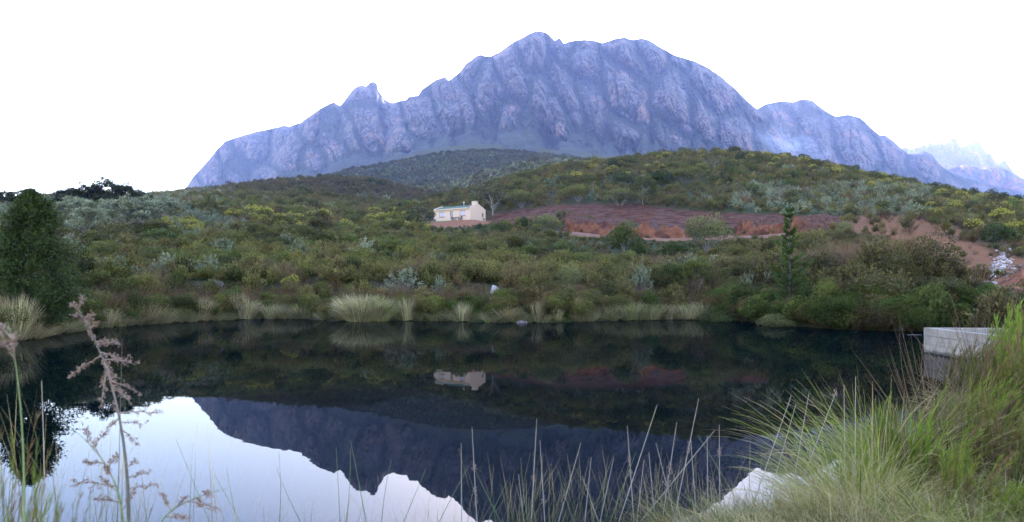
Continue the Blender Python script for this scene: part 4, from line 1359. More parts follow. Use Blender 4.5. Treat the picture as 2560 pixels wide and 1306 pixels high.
rock_at(1238, 732, 26, 30, M_ROCKW, 'small white boulder among scrub above the middle of the shore', 5)
rock_at(1305, 806, 26, 9, plain_mat('wet_boulder', (0.15, 0.10, 0.075), 0.7, 0.3, 6.0), 'flat brown stone at the water edge below the tussocks', 8, 32.6)

def stone_chute():
    """line of tumbled pale stones down the red slope"""
    pix = [(2508, 618), (2512, 640), (2506, 662), (2496, 682), (2478, 698)]
    L = []; F = []; n0 = 0
    base = rock_mesh(31)
    bv = np.empty(len(base.vertices) * 3); base.vertices.foreach_get('co', bv); bv = bv.reshape(-1, 3)
    bf = np.array([list(p.vertices) for p in base.polygons])
    keepv = []
    bm = bmesh.new(); bmesh.ops.create_icosphere(bm, subdivisions=1, radius=1)
    bv = np.array([v.co[:] for v in bm.verts]); bf = np.array([[v.index for v in f.verts] for f in bm.faces]); bm.free()
    for i in range(260):
        t = RNG.random() * (len(pix) - 1); k = int(t); f = t - k
        px = pix[k][0] * (1 - f) + pix[k + 1][0] * f + RNG.normal(0, 9 + 3 * t); py = pix[k][1] * (1 - f) + pix[k + 1][1] * f + RNG.normal(0, 3)
        x, y, z = on_ground(px, py, 20)
        r = RNG.uniform(0.05, 0.17)
        v = bv * (1 + RNG.normal(0, 0.16, (len(bv), 1))) * r * np.array([RNG.uniform(0.8, 1.4), RNG.uniform(0.8, 1.4), 0.8])
        L.append(v + np.array([x, y, z + r * 0.5])); F.append(bf + n0); n0 += len(bv)
    m, nt, out = new_mat('tumbled_stone')
    oi = noise_n(nt, coords(nt), 2.2, 2)
    princ(nt, out, mixc(nt, maprange(nt, oi, 0.38, 0.62), (0.22, 0.145, 0.10), (0.52, 0.42, 0.34)), 0.95, 0.1)
    tag(link('stone_rubble', np_mesh('stone_rubble', np.concatenate(L), np.concatenate(F)), m), 'line of pale tumbled stones down the red slope at the right', 'stones', kind='stuff')
    for px, py in pix:
        x, y, z = on_ground(px, py, 20)
        KEEP.append((x, y - 0.5, 1.1))
stone_chute()

# red spoil heap at the right edge
def spoil():
    x0_, y0_, z0_ = on_ground(2560, 716, 24)
    k = 70
    gx, gy = np.meshgrid(np.linspace(-2.6, 3.5, k), np.linspace(-2.0, 2.6, k))
    h = np.exp(-((gx - 0.6) / 1.5) ** 2 - (gy / 1.15) ** 2) * 0.85
    h *= 0.55 + 1.0 * ridged(gx * 1.6 + gy * 0.5, gy * 0.5 - gx * 0.2, 5, 77, 0.65) - 0.25
    h += 0.10 * fbm(gx * 4, gy * 4, 4, 79) * np.clip(h * 3, 0, 1)
    z = ground(x0_ + gx, y0_ + gy) + h - 0.12
    m, nt, out = new_mat('red_spoil')
    n1 = noise_n(nt, coords(nt, (1, 1, 0.5)), 1.4, 8, 0.65)
    princ(nt, out, mixc(nt, maprange(nt, n1, 0.34, 0.66), (0.13, 0.042, 0.018), (0.32, 0.13, 0.062)), 0.95, 0.1, n1, 0.12)
    tag(link('earth_heap', np_mesh('earth_heap', np.stack([x0_ + gx, y0_ + gy, z], -1).reshape(-1, 3), grid_faces(k, k)), m), 'heap of bare red earth at the right edge of the picture', 'earth heap', kind='structure')
    KEEP.append((x0_ + 0.6, y0_, 2.6))
spoil()

# floating stick
x, y, z = P(2287, 838, 24.5)
st = MB().tube((-0.28, 0, 0.0), (0.28, 0.05, 0.01), 0.012, 0.008, 6).build('floating_stick', M_PALEBARK)
st.location = (x, y, 0.0)
tag(st, 'thin pale stick floating on the dark water near the concrete box', 'stick')
# ------------------------------------------------------------------ single trees and shrubs
def crown_clumps(seed, h, w, n_clump, n_leaf, leaf, lw, base=0.35, shape='round', tip=0.06, gap=0.75):
    """leaf clumps at the ends of limbs through a crown's volume; returns leaves and the limb ends"""
    L = Leaves(seed); g = L.rng
    d = sphere_dirs(g, n_clump, -0.55)
    rad = g.uniform(0.45, 1.0, n_clump) ** 0.6
    c = d * rad[:, None] * np.array([w, w, h * (1 - base) / 2]) + np.array([0, 0, h * (base + (1 - base) / 2)])
    if shape == 'cone':
        f = np.clip((c[:, 2] - h * base) / (h * (1 - base)), 0, 1)
        k = (1.12 - f) ** 0.8
        c[:, 0] *= k; c[:, 1] *= k
    for i in range(n_clump):
        r = gap * g.uniform(0.20, 0.36) * w
        m = n_leaf
        dd = sphere_dirs(g, m, -0.8)
        p = c[i] + dd * r * (g.random(m) ** 0.5)[:, None] * np.array([1.15, 1.15, 0.8])
        out = unit(dd + g.normal(0, 0.6, (m, 3)) + np.array([0, 0, 0.3]))
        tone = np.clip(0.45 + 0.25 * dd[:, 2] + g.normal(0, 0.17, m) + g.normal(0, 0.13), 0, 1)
        L.leaves(p, out, leaf * g.uniform(0.6, 1.35, m), lw, tone, np.where(g.random(m) < tip, 0.6, 0))
    return L, c

def trunk_limbs(seed, h, ends, r0, fork=0.3, lean=0.08, limbs=10, sides=6):
    """tapered trunk that forks into curved limbs"""
    L = Leaves(seed); g = L.rng
    top = np.array([g.normal(0, lean) * h, g.normal(0, lean) * h, h * 0.72])
    t = np.linspace(0, 1, 7)[:, None]
    wig = np.cumsum(g.normal(0, 0.018, (7, 3)) * h, 0) * np.array([1, 1, 0]); wig -= wig[0]
    path = top * t + wig + np.array([0, 0, -0.15]) * (t == 0)
    L.tube(path, r0 * (1 - 0.72 * t[:, 0]) * (1 + 0.35 * (t[:, 0] == 0)), sides + 2)
    for e in ends[g.permutation(len(ends))[:limbs]]:
        f = np.clip(fork + g.uniform(0, 0.55), 0, 0.95)
        s = np.array([np.interp(f, t[:, 0], path[:, k]) for k in range(3)])
        if e[2] < s[2]: s = np.array([np.interp(fork * 0.8, t[:, 0], path[:, k]) for k in range(3)])
        mid = (s + e) / 2 + np.array([0, 0, -0.06 * h]) + g.normal(0, 0.03, 3) * h
        u = np.linspace(0, 1, 6)[:, None]
        pp = s * (1 - u) ** 2 + 2 * mid * u * (1 - u) + e * u ** 2
        L.tube(pp, r0 * (0.42 * (1 - u[:, 0]) + 0.07), sides - 1)
    return L

TREE_CACHE = {}
def tree_meshes(key, h, w, ncl, nlf, leaf, lw, mat, bark, r0, base=0.35, shape='round', fork=0.3, lean=0.08, gap=0.75, limbs=10, tip=0.06):
    if key not in TREE_CACHE:
        sd = hash_name(key)
        L, c = crown_clumps(sd, h, w, ncl, nlf, leaf, lw, base, shape, tip, gap)
        cm = L.mesh('crown', mat)
        tm = trunk_limbs(sd + 1, h, c, r0, fork, lean, limbs).mesh('trunk', bark)
        for p in tm.polygons: p.use_smooth = True
        TREE_CACHE[key] = (cm, tm, h, w)
    return TREE_CACHE[key]

def plant_thing(name, label, cat, loc, scale, crown, trunk, tint, group=None, rot=None, crown_name='crown', trunk_name='trunk', lean=(0, 0)):
    t = empty(name, loc, RNG.uniform(0, 6.28) if rot is None else rot, scale)
    t.rotation_euler[0] = lean[0]; t.rotation_euler[1] = lean[1]
    tag(t, label, cat, group)
    o = link(crown_name, crown, None, t); o['tint'] = [float(c) for c in tint]
    if trunk is not None:
        link(trunk_name, trunk, None, t)
    return t

# stems that show under single shrubs
def shrub_stems(seed, h=1.0, w=0.6, n=9, r=0.022):
    L = Leaves(seed); g = L.rng
    for i in range(n):
        a = g.uniform(0, 6.28); e = np.array([math.cos(a) * w * g.uniform(0.3, 0.9), math.sin(a) * w * g.uniform(0.3, 0.9), h * g.uniform(0.55, 0.85)])
        u = np.linspace(0, 1, 5)[:, None]
        L.tube(np.array([0, 0, -0.1]) * (1 - u) + (e * np.array([0.3, 0.3, 0.6])) * 2 * u * (1 - u) + e * u * u, r * (1 - 0.7 * u[:, 0]), 5)
    return L
STEMS = [shrub_stems(900 + i).mesh('stems', M_TWIG) for i in range(2)]
PALESTEMS = [shrub_stems(950 + i, 1.1, 0.6, 6, 0.03).mesh('stems', M_PALEBARK) for i in range(2)]

SINGLE = {
    'heath': [heath_shrub(3000 + i, 1.2, 0.62, 62, 26).mesh('foliage', M_LEAF) for i in range(3)],
    'round': [round_bush(3100 + i, 1.6, 1.2, 3000, 0.10, 0.06, 13).mesh('foliage', M_LEAF) for i in range(3)],
    'olive': [round_bush(3150 + i, 1.6, 1.2, 2800, 0.11, 0.035, 15, 0.3).mesh('foliage', M_LEAF) for i in range(2)],
    'silver': [rosette_shrub(3200 + i, 1.5, 1.0, 85).mesh('foliage', M_SILVER) for i in range(3)],
    'cone': [conebush(3300 + i, 1.1, 0.8, 80).mesh('foliage', M_YELLOW) for i in range(2)],
    'restio': [restio(3400 + i, 1.3, 0.4, 260).mesh('culms', M_REED) for i in range(2)],
    'arch': [restio(3450, 1.5, 0.35, 420, 1.7, 0.02, 2.0, 0.7, (1.0, -0.25, 0), 7).mesh('culms', M_GRASS)],
}
SDIM = {'heath': (1.25, 1.25), 'round': (1.55, 2.3), 'olive': (1.55, 2.3), 'silver': (1.5, 2.0), 'cone': (1.15, 1.6), 'restio': (1.25, 1.3), 'arch': (1.0, 2.2)}

def shrub(kind, px, py, wpx, hpx, tint, label, name, cat='shrub', group=None, ymin=18, Y=None, pale=False, rot=None):
    """single shrub whose foot is seen at (px, py) and which shows wpx by hpx pixels of the photograph"""
    if Y is None:
        x, y, z = on_ground(px, py, ymin)
    else:
        y = Y; x = (px - 1280) / 1700 * Y; z = float(ground(x, y))
    H, W = SDIM[kind]
    sz = hpx / 1700 * y / H; sx = wpx / 1700 * y / W
    ms = SINGLE[kind]
    i = int(RNG.integers(0, len(ms)))
    plant_thing(name, label, cat, (x, y, z - 0.03 - 0.13 * H * sz * (kind in ('round', 'olive'))), (sx, sx, sz), ms[i], (PALESTEMS if pale else STEMS)[i % 2] if kind not in ('restio', 'arch') else None, tint, group, rot,
                'foliage' if kind not in ('restio', 'arch') else 'culms', 'stems')
    KEEP.append((x, y, sx * W * 0.42))
    return x, y, z

DG = (0.032, 0.055, 0.016); MG = (0.055, 0.085, 0.022); OG = (0.135, 0.145, 0.045); SG = (0.19, 0.24, 0.19); LG = (0.17, 0.20, 0.035); GG = (0.145, 0.165, 0.08)
shrub('round', 415, 628, 118, 58, MG, 'wide dark green bush on the left slope below the silver trees', 'leafy_bush', 'bush')
shrub('olive', 1362, 586, 84, 52, GG, 'round olive bush with a pale top at the left end of the red bank', 'leafy_bush', 'bush')
shrub('round', 1306, 582, 34, 40, DG, 'small dark bush between the cottage and the round olive bush', 'leafy_bush', 'bush')
shrub('round', 1196, 578, 22, 20, DG, 'dark green bush below the right corner of the cottage', 'leafy_bush', 'bush')
shrub('round', 1252, 588, 60, 30, MG, 'low green bush on the slope right below the cottage', 'leafy_bush', 'bush')
shrub('round', 1400, 652, 132, 44, MG, 'low wide dark green bush in the middle of the scrub slope', 'leafy_bush', 'bush')
shrub('round', 1562, 636, 84, 82, MG, 'tall light green bush in front of the red earth bank', 'leafy_bush', 'bush')
shrub('round', 1592, 655, 66, 58, DG, 'dark rounded bush at the foot of the tall light green bush', 'leafy_bush', 'bush')
shrub('olive', 1768, 628, 124, 92, GG, 'largest grey green bush in front of the red earth banks', 'leafy_bush', 'bush')
shrub('round', 1690, 660, 110, 55, DG, 'dark bush spreading left of the largest grey green bush', 'leafy_bush', 'bush')
shrub('round', 1680, 730, 80, 70, DG, 'dark bush between the silver shrub and the forked yellow green tree', 'leafy_bush', 'bush')
shrub('olive', 1425, 742, 72, 82, GG, 'upright grey green bush near the middle of the far shore', 'leafy_bush', 'bush')
shrub('olive', 1170, 700, 130, 54, OG, 'broad pale olive bush on the slope below the cottage', 'leafy_bush', 'bush')
shrub('silver', 1012, 738, 118, 74, SG, 'wide blue grey sugarbush behind the big pale tussock', 'silver_sugarbush', 'sugarbush')
shrub('silver', 1098, 736, 42, 52, SG, 'small blue grey sugarbush right of the wide one', 'silver_sugarbush', 'sugarbush')
shrub('silver', 1602, 742, 70, 92, (0.16, 0.20, 0.155), 'tall silvery sugarbush on the far bank', 'silver_sugarbush', 'sugarbush')
shrub('silver', 1868, 735, 44, 58, SG, 'upright silvery sugarbush left of the young pine', 'silver_sugarbush', 'sugarbush')
shrub('silver', 1922, 732, 36, 60, (0.16, 0.20, 0.155), 'slim silvery sugarbush touching the young pine', 'silver_sugarbush', 'sugarbush')
shrub('silver', 500, 560, 60, 36, SG, 'grey sugarbush in the yellow green band on the left slope', 'silver_sugarbush', 'sugarbush')
shrub('cone', 936, 663, 24, 22, (0.24, 0.26, 0.03), 'single bright yellow bush on the middle slope', 'yellow_conebush', 'conebush')
shrub('cone', 638, 672, 62, 34, (0.16, 0.18, 0.04), 'yellow green bush on the left middle slope', 'yellow_conebush', 'conebush')
shrub('cone', 818, 672, 34, 28, (0.14, 0.16, 0.05), 'pale yellow green bush left of the bright yellow one', 'yellow_conebush', 'conebush')
shrub('cone', 832, 700, 60, 28, (0.14, 0.16, 0.05), 'straggling yellow green bush lower than the bright yellow one', 'yellow_conebush', 'conebush')
shrub('cone', 728, 728, 50, 40, (0.13, 0.15, 0.04), 'yellow green bush above the left shore tussocks', 'yellow_conebush', 'conebush')
shrub('cone', 470, 575, 92, 26, (0.16, 0.18, 0.04), 'bright yellow conebush at the left end of the yellow band', 'yellow_conebush', 'conebush')
shrub('cone', 1068, 578, 26, 18, (0.2, 0.22, 0.04), 'yellow bush under the tree left of the cottage', 'yellow_conebush', 'conebush')
shrub('cone', 1010, 576, 60, 22, (0.17, 0.19, 0.04), 'yellow conebush at the right end of the yellow band', 'yellow_conebush', 'conebush')
shrub('cone', 2180, 475, 26, 22, (0.2, 0.22, 0.04), 'bright yellow bush alone below the crest of the right hill', 'yellow_conebush', 'conebush', ymin=90)
shrub('cone', 2500, 560, 50, 40, (0.17, 0.19, 0.04), 'yellow conebush by the right edge above the red slope', 'yellow_conebush', 'conebush', ymin=50)
shrub('arch', 1775, 803, 120, 64, (0.10, 0.13, 0.055), 'arching green reed clump bending over the water', 'arching_reed', 'reed', rot=0.0)
shrub('round', 2477, 752, 70, 40, (0.075, 0.15, 0.025), 'bright green mound bush beside the channel wall', 'leafy_bush', 'bush')
shrub('round', 2500, 618, 92, 62, DG, 'dark bush at the top of the line of stones', 'leafy_bush', 'bush', ymin=30)
shrub('olive', 2062, 812, 92, 112, (0.11, 0.14, 0.03), 'yellow green leafy shrub at the water under the young pine', 'leafy_bush', 'bush')
shrub('round', 2332, 826, 96, 120, (0.085, 0.11, 0.03), 'broad leaved shrub at the water behind the concrete box', 'leafy_bush', 'bush')
shrub('round', 2180, 822, 90, 60, (0.045, 0.085, 0.035), 'low green bush hanging over the water right of the pine', 'leafy_bush', 'bush')
shrub('round', 2255, 826, 70, 80, DG, 'dark bush over the water left of the broad leaved shrub', 'leafy_bush', 'bush')
shrub('olive', 1935, 815, 110, 56, GG, 'low grey green bush trailing into the water', 'leafy_bush', 'bush')
shrub('olive', 2250, 660, 80, 62, OG, 'yellow green bush on top of the right hand mound', 'leafy_bush', 'bush')
shrub('round', 1952, 800, 80, 72, DG, 'dark bush at the foot of the young pine on its left', 'leafy_bush', 'bush')
shrub('round', 2018, 806, 84, 96, (0.04, 0.062, 0.02), 'dark bush at the foot of the young pine on its right', 'leafy_bush', 'bush')
shrub('round', 1870, 800, 90, 90, DG, 'dark bush between the arching reed and the trailing bush', 'leafy_bush', 'bush')
shrub('round', 1640, 470, 90, 42, DG, 'dark green bush in the middle of the right hill', 'leafy_bush', 'bush', ymin=90)
shrub('round', 1560, 468, 60, 40, DG, 'dark bush left of the others on the right hill', 'leafy_bush', 'bush', ymin=90)
shrub('olive', 1712, 458, 130, 40, OG, 'wide pale olive bush on the right hill', 'leafy_bush', 'bush', ymin=90)
shrub('olive', 1305, 520, 90, 46, OG, 'olive bush on the slope above the left end of the bare soil', 'leafy_bush', 'bush', ymin=90)
shrub('olive', 1445, 505, 110, 44, OG, 'olive bush along the upper edge of the bare purple slope', 'leafy_bush', 'bush', ymin=90)
shrub('olive', 1550, 515, 120, 46, GG, 'grey olive bush at the edge of the bare slope left of the hill tree', 'leafy_bush', 'bush', ymin=90)
shrub('round', 2110, 590, 40, 34, (0.16, 0.19, 0.10), 'pale round bush right of the young pine top', 'leafy_bush', 'bush', ymin=34)

# skyline bushes
for px, h, w, lab in ((2342, 22, 26, 'small dark bush standing up on the right hill skyline'), (2405, 16, 24, 'dark skyline bush left of the dark group at the right edge'), (2438, 24, 28, 'dark skyline bush with a flat top near the right edge'),
                      (2478, 26, 34, 'largest dark bush on the skyline near the right edge'), (2515, 26, 40, 'dark skyline bush second from the right edge'), (2550, 24, 34, 'dark skyline bush at the right edge'),
                      (1533, 22, 30, 'dark bush on the left shoulder of the right hill skyline'), (1850, 18, 26, 'dark tuft on the top of the right hill')):
    yy = 188
    shrub('round', px, 0, w, h + 6, (0.028, 0.045, 0.02), lab, 'skyline_bush', 'bush', 'dark bushes on the hill skyline', Y=yy)

# dark bushes along the crest and flank of the left hill
for px, Y, w, h, lab in ((652, 345, 18, 14, 'small dark bush at the left end of the left hill crest'), (720, 352, 16, 12, 'small dark bush on the left hill crest below the rock shoulder'), (752, 355, 22, 15, 'dark bush on the left hill crest under the spire'),
                         (800, 356, 24, 17, 'larger dark bush at the middle of the left hill crest'), (848, 355, 18, 13, 'dark bush right of the middle of the left hill crest'), (925, 340, 26, 18, 'dark bush on the right shoulder of the left hill'),
                         (952, 338, 30, 20, 'biggest dark bush on the right shoulder of the left hill'), (975, 335, 18, 13, 'last dark bush on the right shoulder of the left hill'), (885, 300, 26, 13, 'green bush on the face of the left hill')):
    shrub('round', px, 0, w, h, (0.04, 0.06, 0.028), lab, 'hill_bush', 'bush', 'dark bushes on the left hill', Y=Y)

# ---- trees
def tree(name, px, py, wpx, hpx, key, tint, label, Y=None, group=None, ymin=18, kw=None, cat='tree'):
    if Y is None: x, y, z = on_ground(px, py, ymin)
    else:
        y = Y; x = (px - 1280) / 1700 * Y; z = float(ground(x, y))
    cm, tm, h, w = tree_meshes(key, **kw)
    sz = hpx / 1700 * y / h; sx = wpx / 1700 * y / (2 * w)
    plant_thing(name, label, cat, (x, y, z - 0.05), (sx, sx, sz), cm, tm, tint, group)
    KEEP.append((x, y, 0.5))

K_DARK = dict(h=5, w=2.6, ncl=34, nlf=120, leaf=0.26, lw=0.15, mat=M_LEAF, bark=M_BARK, r0=0.12, base=0.12)
K_SILV = dict(h=4, w=2.0, ncl=44, nlf=90, leaf=0.26, lw=0.10, mat=M_SILVER, bark=M_PALEBARK, r0=0.08, base=0.30, gap=0.62)
for i, (px, w, h, Y, lab) in enumerate(((172, 66, 52, 112, 'dark round tree at the left end of the dark skyline trees'), (222, 84, 68, 116, 'dark tree on the left skyline with a pointed left side'), (268, 88, 82, 114, 'dark broad tree in the middle of the left skyline trees'),
                                (316, 84, 78, 112, 'dark tree on the left skyline right of the middle one'), (356, 68, 74, 110, 'dark tree at the right end of the left skyline trees'),
                                (60, 70, 46, 108, 'low dark tree on the skyline behind the conifer'), (12, 60, 46, 104, 'dark tree on the skyline at the left edge'))):
    tree('skyline_tree', px, 0, w, h, 'skyline%d' % (i % 3), (0.022, 0.034, 0.017), lab, Y, 'dark trees on the left skyline', kw=K_DARK)
for i, (px, py, w, h, lab) in enumerate(((218, 616, 92, 96, 'silver leaved tree with a bare pale trunk nearest the conifer'), (310, 598, 110, 100, 'silver leaved tree with a forked trunk in the middle of the silver group'), (356, 590, 104, 96, 'silver leaved tree at the right of the silver group'),
                                (262, 570, 90, 72, 'silver leaved tree standing behind the middle of the silver group'), (190, 560, 80, 66, 'silver leaved tree behind the top of the conifer'), (410, 560, 84, 62, 'small silver leaved tree right of the silver group'))):
    tree('silver_tree', px, py, w, h, 'silver%d' % (i % 3), (0.21, 0.26, 0.205), lab, None, 'silver leaved trees on the left slope', kw=K_SILV)
tree('protea_tree', 1052, 572, 74, 54, 'yardtree', (0.075, 0.09, 0.06), 'dark grey green tree at the left side of the cottage', kw=dict(h=4, w=2.4, ncl=30, nlf=80, leaf=0.24, lw=0.10, mat=M_SILVER, bark=M_PALEBARK, r0=0.09, base=0.28, gap=0.7))
tree('protea_tree', 1232, 534, 86, 76, 'gabletree', (0.10, 0.105, 0.065), 'sparse tree with a pale forked trunk right of the cottage', Y=152, kw=dict(h=5, w=2.6, ncl=40, nlf=70, leaf=0.26, lw=0.10, mat=M_SILVER, bark=M_PALEBARK, r0=0.10, base=0.36, gap=0.55, fork=0.15, lean=0.05))
tree('dark_conifer', 1000, 545, 24, 40, 'farconifer', (0.025, 0.045, 0.022), 'small dark pointed conifer left of the cottage', kw=dict(h=5, w=1.5, ncl=40, nlf=60, leaf=0.25, lw=0.10, mat=M_LEAF, bark=M_BARK, r0=0.12, base=0.06, shape='cone'))
tree('hill_tree', 1608, 512, 64, 74, 'hilltree', (0.07, 0.09, 0.035), 'bushy green tree at the upper edge of the bare slope', ymin=90, kw=dict(h=5, w=2.1, ncl=36, nlf=90, leaf=0.25, lw=0.10, mat=M_LEAF, bark=M_PALEBARK, r0=0.08, base=0.12))
tree('hill_tree', 1482, 482, 34, 46, 'hilltree2', (0.085, 0.115, 0.03), 'slim light green tree on the left part of the right hill', ymin=90, kw=dict(h=5, w=1.7, ncl=24, nlf=80, leaf=0.25, lw=0.11, mat=M_LEAF, bark=M_PALEBARK, r0=0.11, base=0.2))
tree('hill_tree', 1785, 425, 46, 36, 'hilltree3', (0.12, 0.13, 0.09), 'sparse grey tree near the crest of the right hill', ymin=90, kw=dict(h=4, w=2.2, ncl=18, nlf=40, leaf=0.22, lw=0.09, mat=M_SILVER, bark=M_PALEBARK, r0=0.10, base=0.3, gap=0.5))
tree('forked_tree', 1745, 742, 76, 96, 'forktree', (0.105, 0.13, 0.035), 'yellow green small tree with two pale forked stems on the far bank', kw=dict(h=2.6, w=1.1, ncl=26, nlf=110, leaf=0.13, lw=0.045, mat=M_LEAF, bark=M_PALEBARK, r0=0.045, base=0.30, fork=0.05, gap=0.75))
tree('small_tree', 1700, 740, 40, 76, 'forktree2', (0.10, 0.12, 0.035), 'slim yellow green small tree left of the forked one', kw=dict(h=2.6, w=0.8, ncl=20, nlf=100, leaf=0.13, lw=0.045, mat=M_LEAF, bark=M_BARK, r0=0.05, base=0.15, gap=0.8))

# left conifer: dense, broadly conical, drooping sprays
def conifer(seed, h, w, n_br, mat, leaf=0.16, lw=0.03):
    L = Leaves(seed); g = L.rng
    T = Leaves(seed + 1)
    t = np.linspace(0, 1, 9)[:, None]
    path = np.array([0.0, 0, h * 0.97]) * t + np.cumsum(g.normal(0, 0.012, (9, 3)), 0) * h * 0.3 * np.array([1, 1, 0])
    T.tube(path + np.array([0, 0, -0.2]) * (t == 0), 0.16 * (1 - 0.9 * t[:, 0]), 8)
    for i in range(n_br):
        f = g.random() ** 0.8
        z = h * (0.04 + 0.94 * f)
        r = w * (1.02 - f) ** 0.68 * g.uniform(0.55, 1.15) * (1 + 0.16 * math.sin(5 * f * 6.28 / 2 + 1))
        if f < 0.15: r *= 0.75 + f * 1.6
        a = g.uniform(0, 6.28)
        rise = g.uniform(0.05, 0.5) * r
        e = np.array([math.cos(a) * r, math.sin(a) * r, z + rise])
        s = np.array([np.interp(z / h, t[:, 0], path[:, 0]), np.interp(z / h, t[:, 0], path[:, 1]), z])
        u = np.linspace(0, 1, 5)[:, None]
        mid = (s + e) / 2 + np.array([0, 0, -0.12 * r])
        if i % 3 == 0:
            T.tube(s * (1 - u) ** 2 + 2 * mid * u * (1 - u) + e * u * u, 0.022 * (1.1 - u[:, 0]), 4)
        m = int(46 + 90 * (1 - f) ** 0.5)
        k = g.uniform(0.35, 1.0, m) ** 0.7
        kk = k[:, None]
        p = s * (1 - kk) ** 2 + 2 * mid * kk * (1 - kk) + e * kk * kk
        p = p + g.normal(0, 0.085, (m, 3)) * (0.6 + r / w)
        d = unit(e - s)[None, :] * 0.7 + unit(g.normal(size=(m, 3))) * 0.8 + np.array([0, 0, 0.15])
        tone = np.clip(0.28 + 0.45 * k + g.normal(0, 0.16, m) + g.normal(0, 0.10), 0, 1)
        L.leaves(p, d, leaf * g.uniform(0.6, 1.4, m), lw, tone, np.where((k > 0.9) & (g.random(m) < 0.35), 0.6, 0))
    return L.mesh('crown', mat), T.mesh('trunk', M_BARK)
cm, tm = conifer(71, 4.85, 1.85, 330, M_NEEDLE, 0.15, 0.035)
x, y = (78 - 1280) / 1700 * 23.6, 23.6
plant_thing('conifer', 'big dark green conifer on the shore at the left edge', 'tree', (x, y, float(ground(x, y))), 1.0, cm, tm, (0.036, 0.060, 0.022))
KEEP.append((x, y, 1.0))

# young pine: upswept whorled branches, long needles, bare looking leader
def young_pine(seed, h):
    L = Leaves(seed); T = Leaves(seed + 1); g = L.rng
    t = np.linspace(0, 1, 9)[:, None]
    path = np.array([0.02 * h, 0, h]) * t
    T.tube(path, 0.055 * (1 - 0.85 * t[:, 0]) + 0.004, 7)
    z = 0.25
    while z < h * 0.985:
        f = z / h
        nb = g.integers(4, 7)
        a0 = g.uniform(0, 6.28)
        r = (1.3 * (1 - f) ** 1.1 + 0.16) * (0.9 if f > 0.15 else 0.7) * g.uniform(0.75, 1.15)
        for b in range(nb):
            if g.random() < 0.22: continue
            a = a0 + b * 6.28 / nb + g.normal(0, 0.2)
            rr = r * g.uniform(0.5, 1.25)
            e = np.array([math.cos(a) * rr + 0.02 * z, math.sin(a) * rr, z + rr * g.uniform(0.45, 0.85)])
            s = np.array([0.02 * z, 0, z]); mid = (s + e) / 2 + np.array([math.cos(a) * 0.12 * rr, math.sin(a) * 0.12 * rr, -0.14 * rr])
            u = np.linspace(0, 1, 6)[:, None]
            T.tube(s * (1 - u) ** 2 + 2 * mid * u * (1 - u) + e * u * u, 0.014 * (1.1 - u[:, 0]) * (1.3 - f), 4)
            m = int(80 + 170 * rr)
            k = g.uniform(0.03, 1.02, m)[:, None]
            p = s * (1 - k) ** 2 + 2 * mid * k * (1 - k) + e * k * k
            tang = unit((mid - s) * (1 - k) + (e - mid) * k)
            d = tang * 0.8 + unit(g.normal(size=(m, 3))) * 0.75 + np.array([0, 0, 0.1])
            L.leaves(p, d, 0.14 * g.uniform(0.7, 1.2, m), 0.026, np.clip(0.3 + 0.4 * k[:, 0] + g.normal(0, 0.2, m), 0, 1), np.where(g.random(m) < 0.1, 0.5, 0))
        z += (0.24 + 0.10 * g.random()) * (1.15 - 0.4 * f) * (1.25 if f > 0.6 else 1.0)
    m = 120
    k = g.uniform(0.9, 1.0, m)[:, None]
    L.leaves(np.array([0.02 * h, 0, h]) * k, np.array([0, 0, 0.7]) + unit(g.normal(size=(m, 3))) * 0.8, 0.10, 0.016)
    return L.mesh('crown', M_NEEDLE), T.mesh('trunk', M_BARK)
Yp = 31.0
x = (1975 - 1280) / 1700 * Yp; z = float(ground(x, Yp))
top = CAM_H + (HORIZON - 512) / 1700 * Yp
cm, tm = young_pine(81, top - z)
plant_thing('young_pine', 'young pine with a thin upswept top rising above the right hand mound', 'tree', (x, Yp, z), 1.0, cm, tm, (0.060, 0.105, 0.030))
KEEP.append((x, Yp, 0.6))

# ---- tussocks along the far shore
TUSS = [tussock(4000 + i, 1.0, 0.30 + 0.05 * i, 420 + 60 * i, 0.40 + 0.12 * i, 0.026, 0.22 + 0.07 * i, 0.45, 5).mesh('blades', M_GRASS) for i in range(4)]
BIGT = tussock(4100, 1.0, 0.62, 2200, 0.80, 0.024, 0.75, 0.4, 6).mesh('blades', M_GRASS)
PT = (0.50, 0.50, 0.28); GT = (0.24, 0.30, 0.085); BT_ = (0.42, 0.33, 0.16)
def shore_point(px, off=0.25):
    """first far-shore ground along a column, off metres up the bank"""
    ys = np.linspace(16, 45, 700); xs = (px - 1280) / 1700 * ys
    s = pond_sd(xs, ys)
    ok = np.where((s[1:] >= off) & (s[:-1] < off))[0]
    i = ok[-1] + 1 if len(ok) else 400
    return xs[i], ys[i]
def tuss(px, wpx, hpx, tint, label, big=False, off=0.15):
    x, y = shore_point(px, off)
    hpx *= 1.30 if big else 1.05
    h = hpx / 1700 * y; w = wpx / 1700 * y
    t = empty('grass_tussock', (x, y + (-0.5 if big else RNG.uniform(-0.15, 0.5)), max(0.0, float(ground(x, y))) - 0.04), RNG.uniform(0, 6.28), (w / (2.1 if big else 1.15), w / (2.1 if big else 1.15), h / 0.92 * RNG.uniform(0.8, 1.15)))
    t.rotation_euler[0] = RNG.normal(0, 0.05); t.rotation_euler[1] = RNG.normal(0, 0.05)
    tag(t, label, 'tussock', 'grass tussocks along the far shore')
    o = link('blades', BIGT if big else TUSS[int(RNG.integers(0, 4))], None, t); o['tint'] = list(tint)
tuss(905, 118, 56, PT, 'biggest pale grass tussock on the far shore, a wide dome', True)
tuss(950, 90, 50, GT, 'greener half of the biggest tussock, on its right', True)
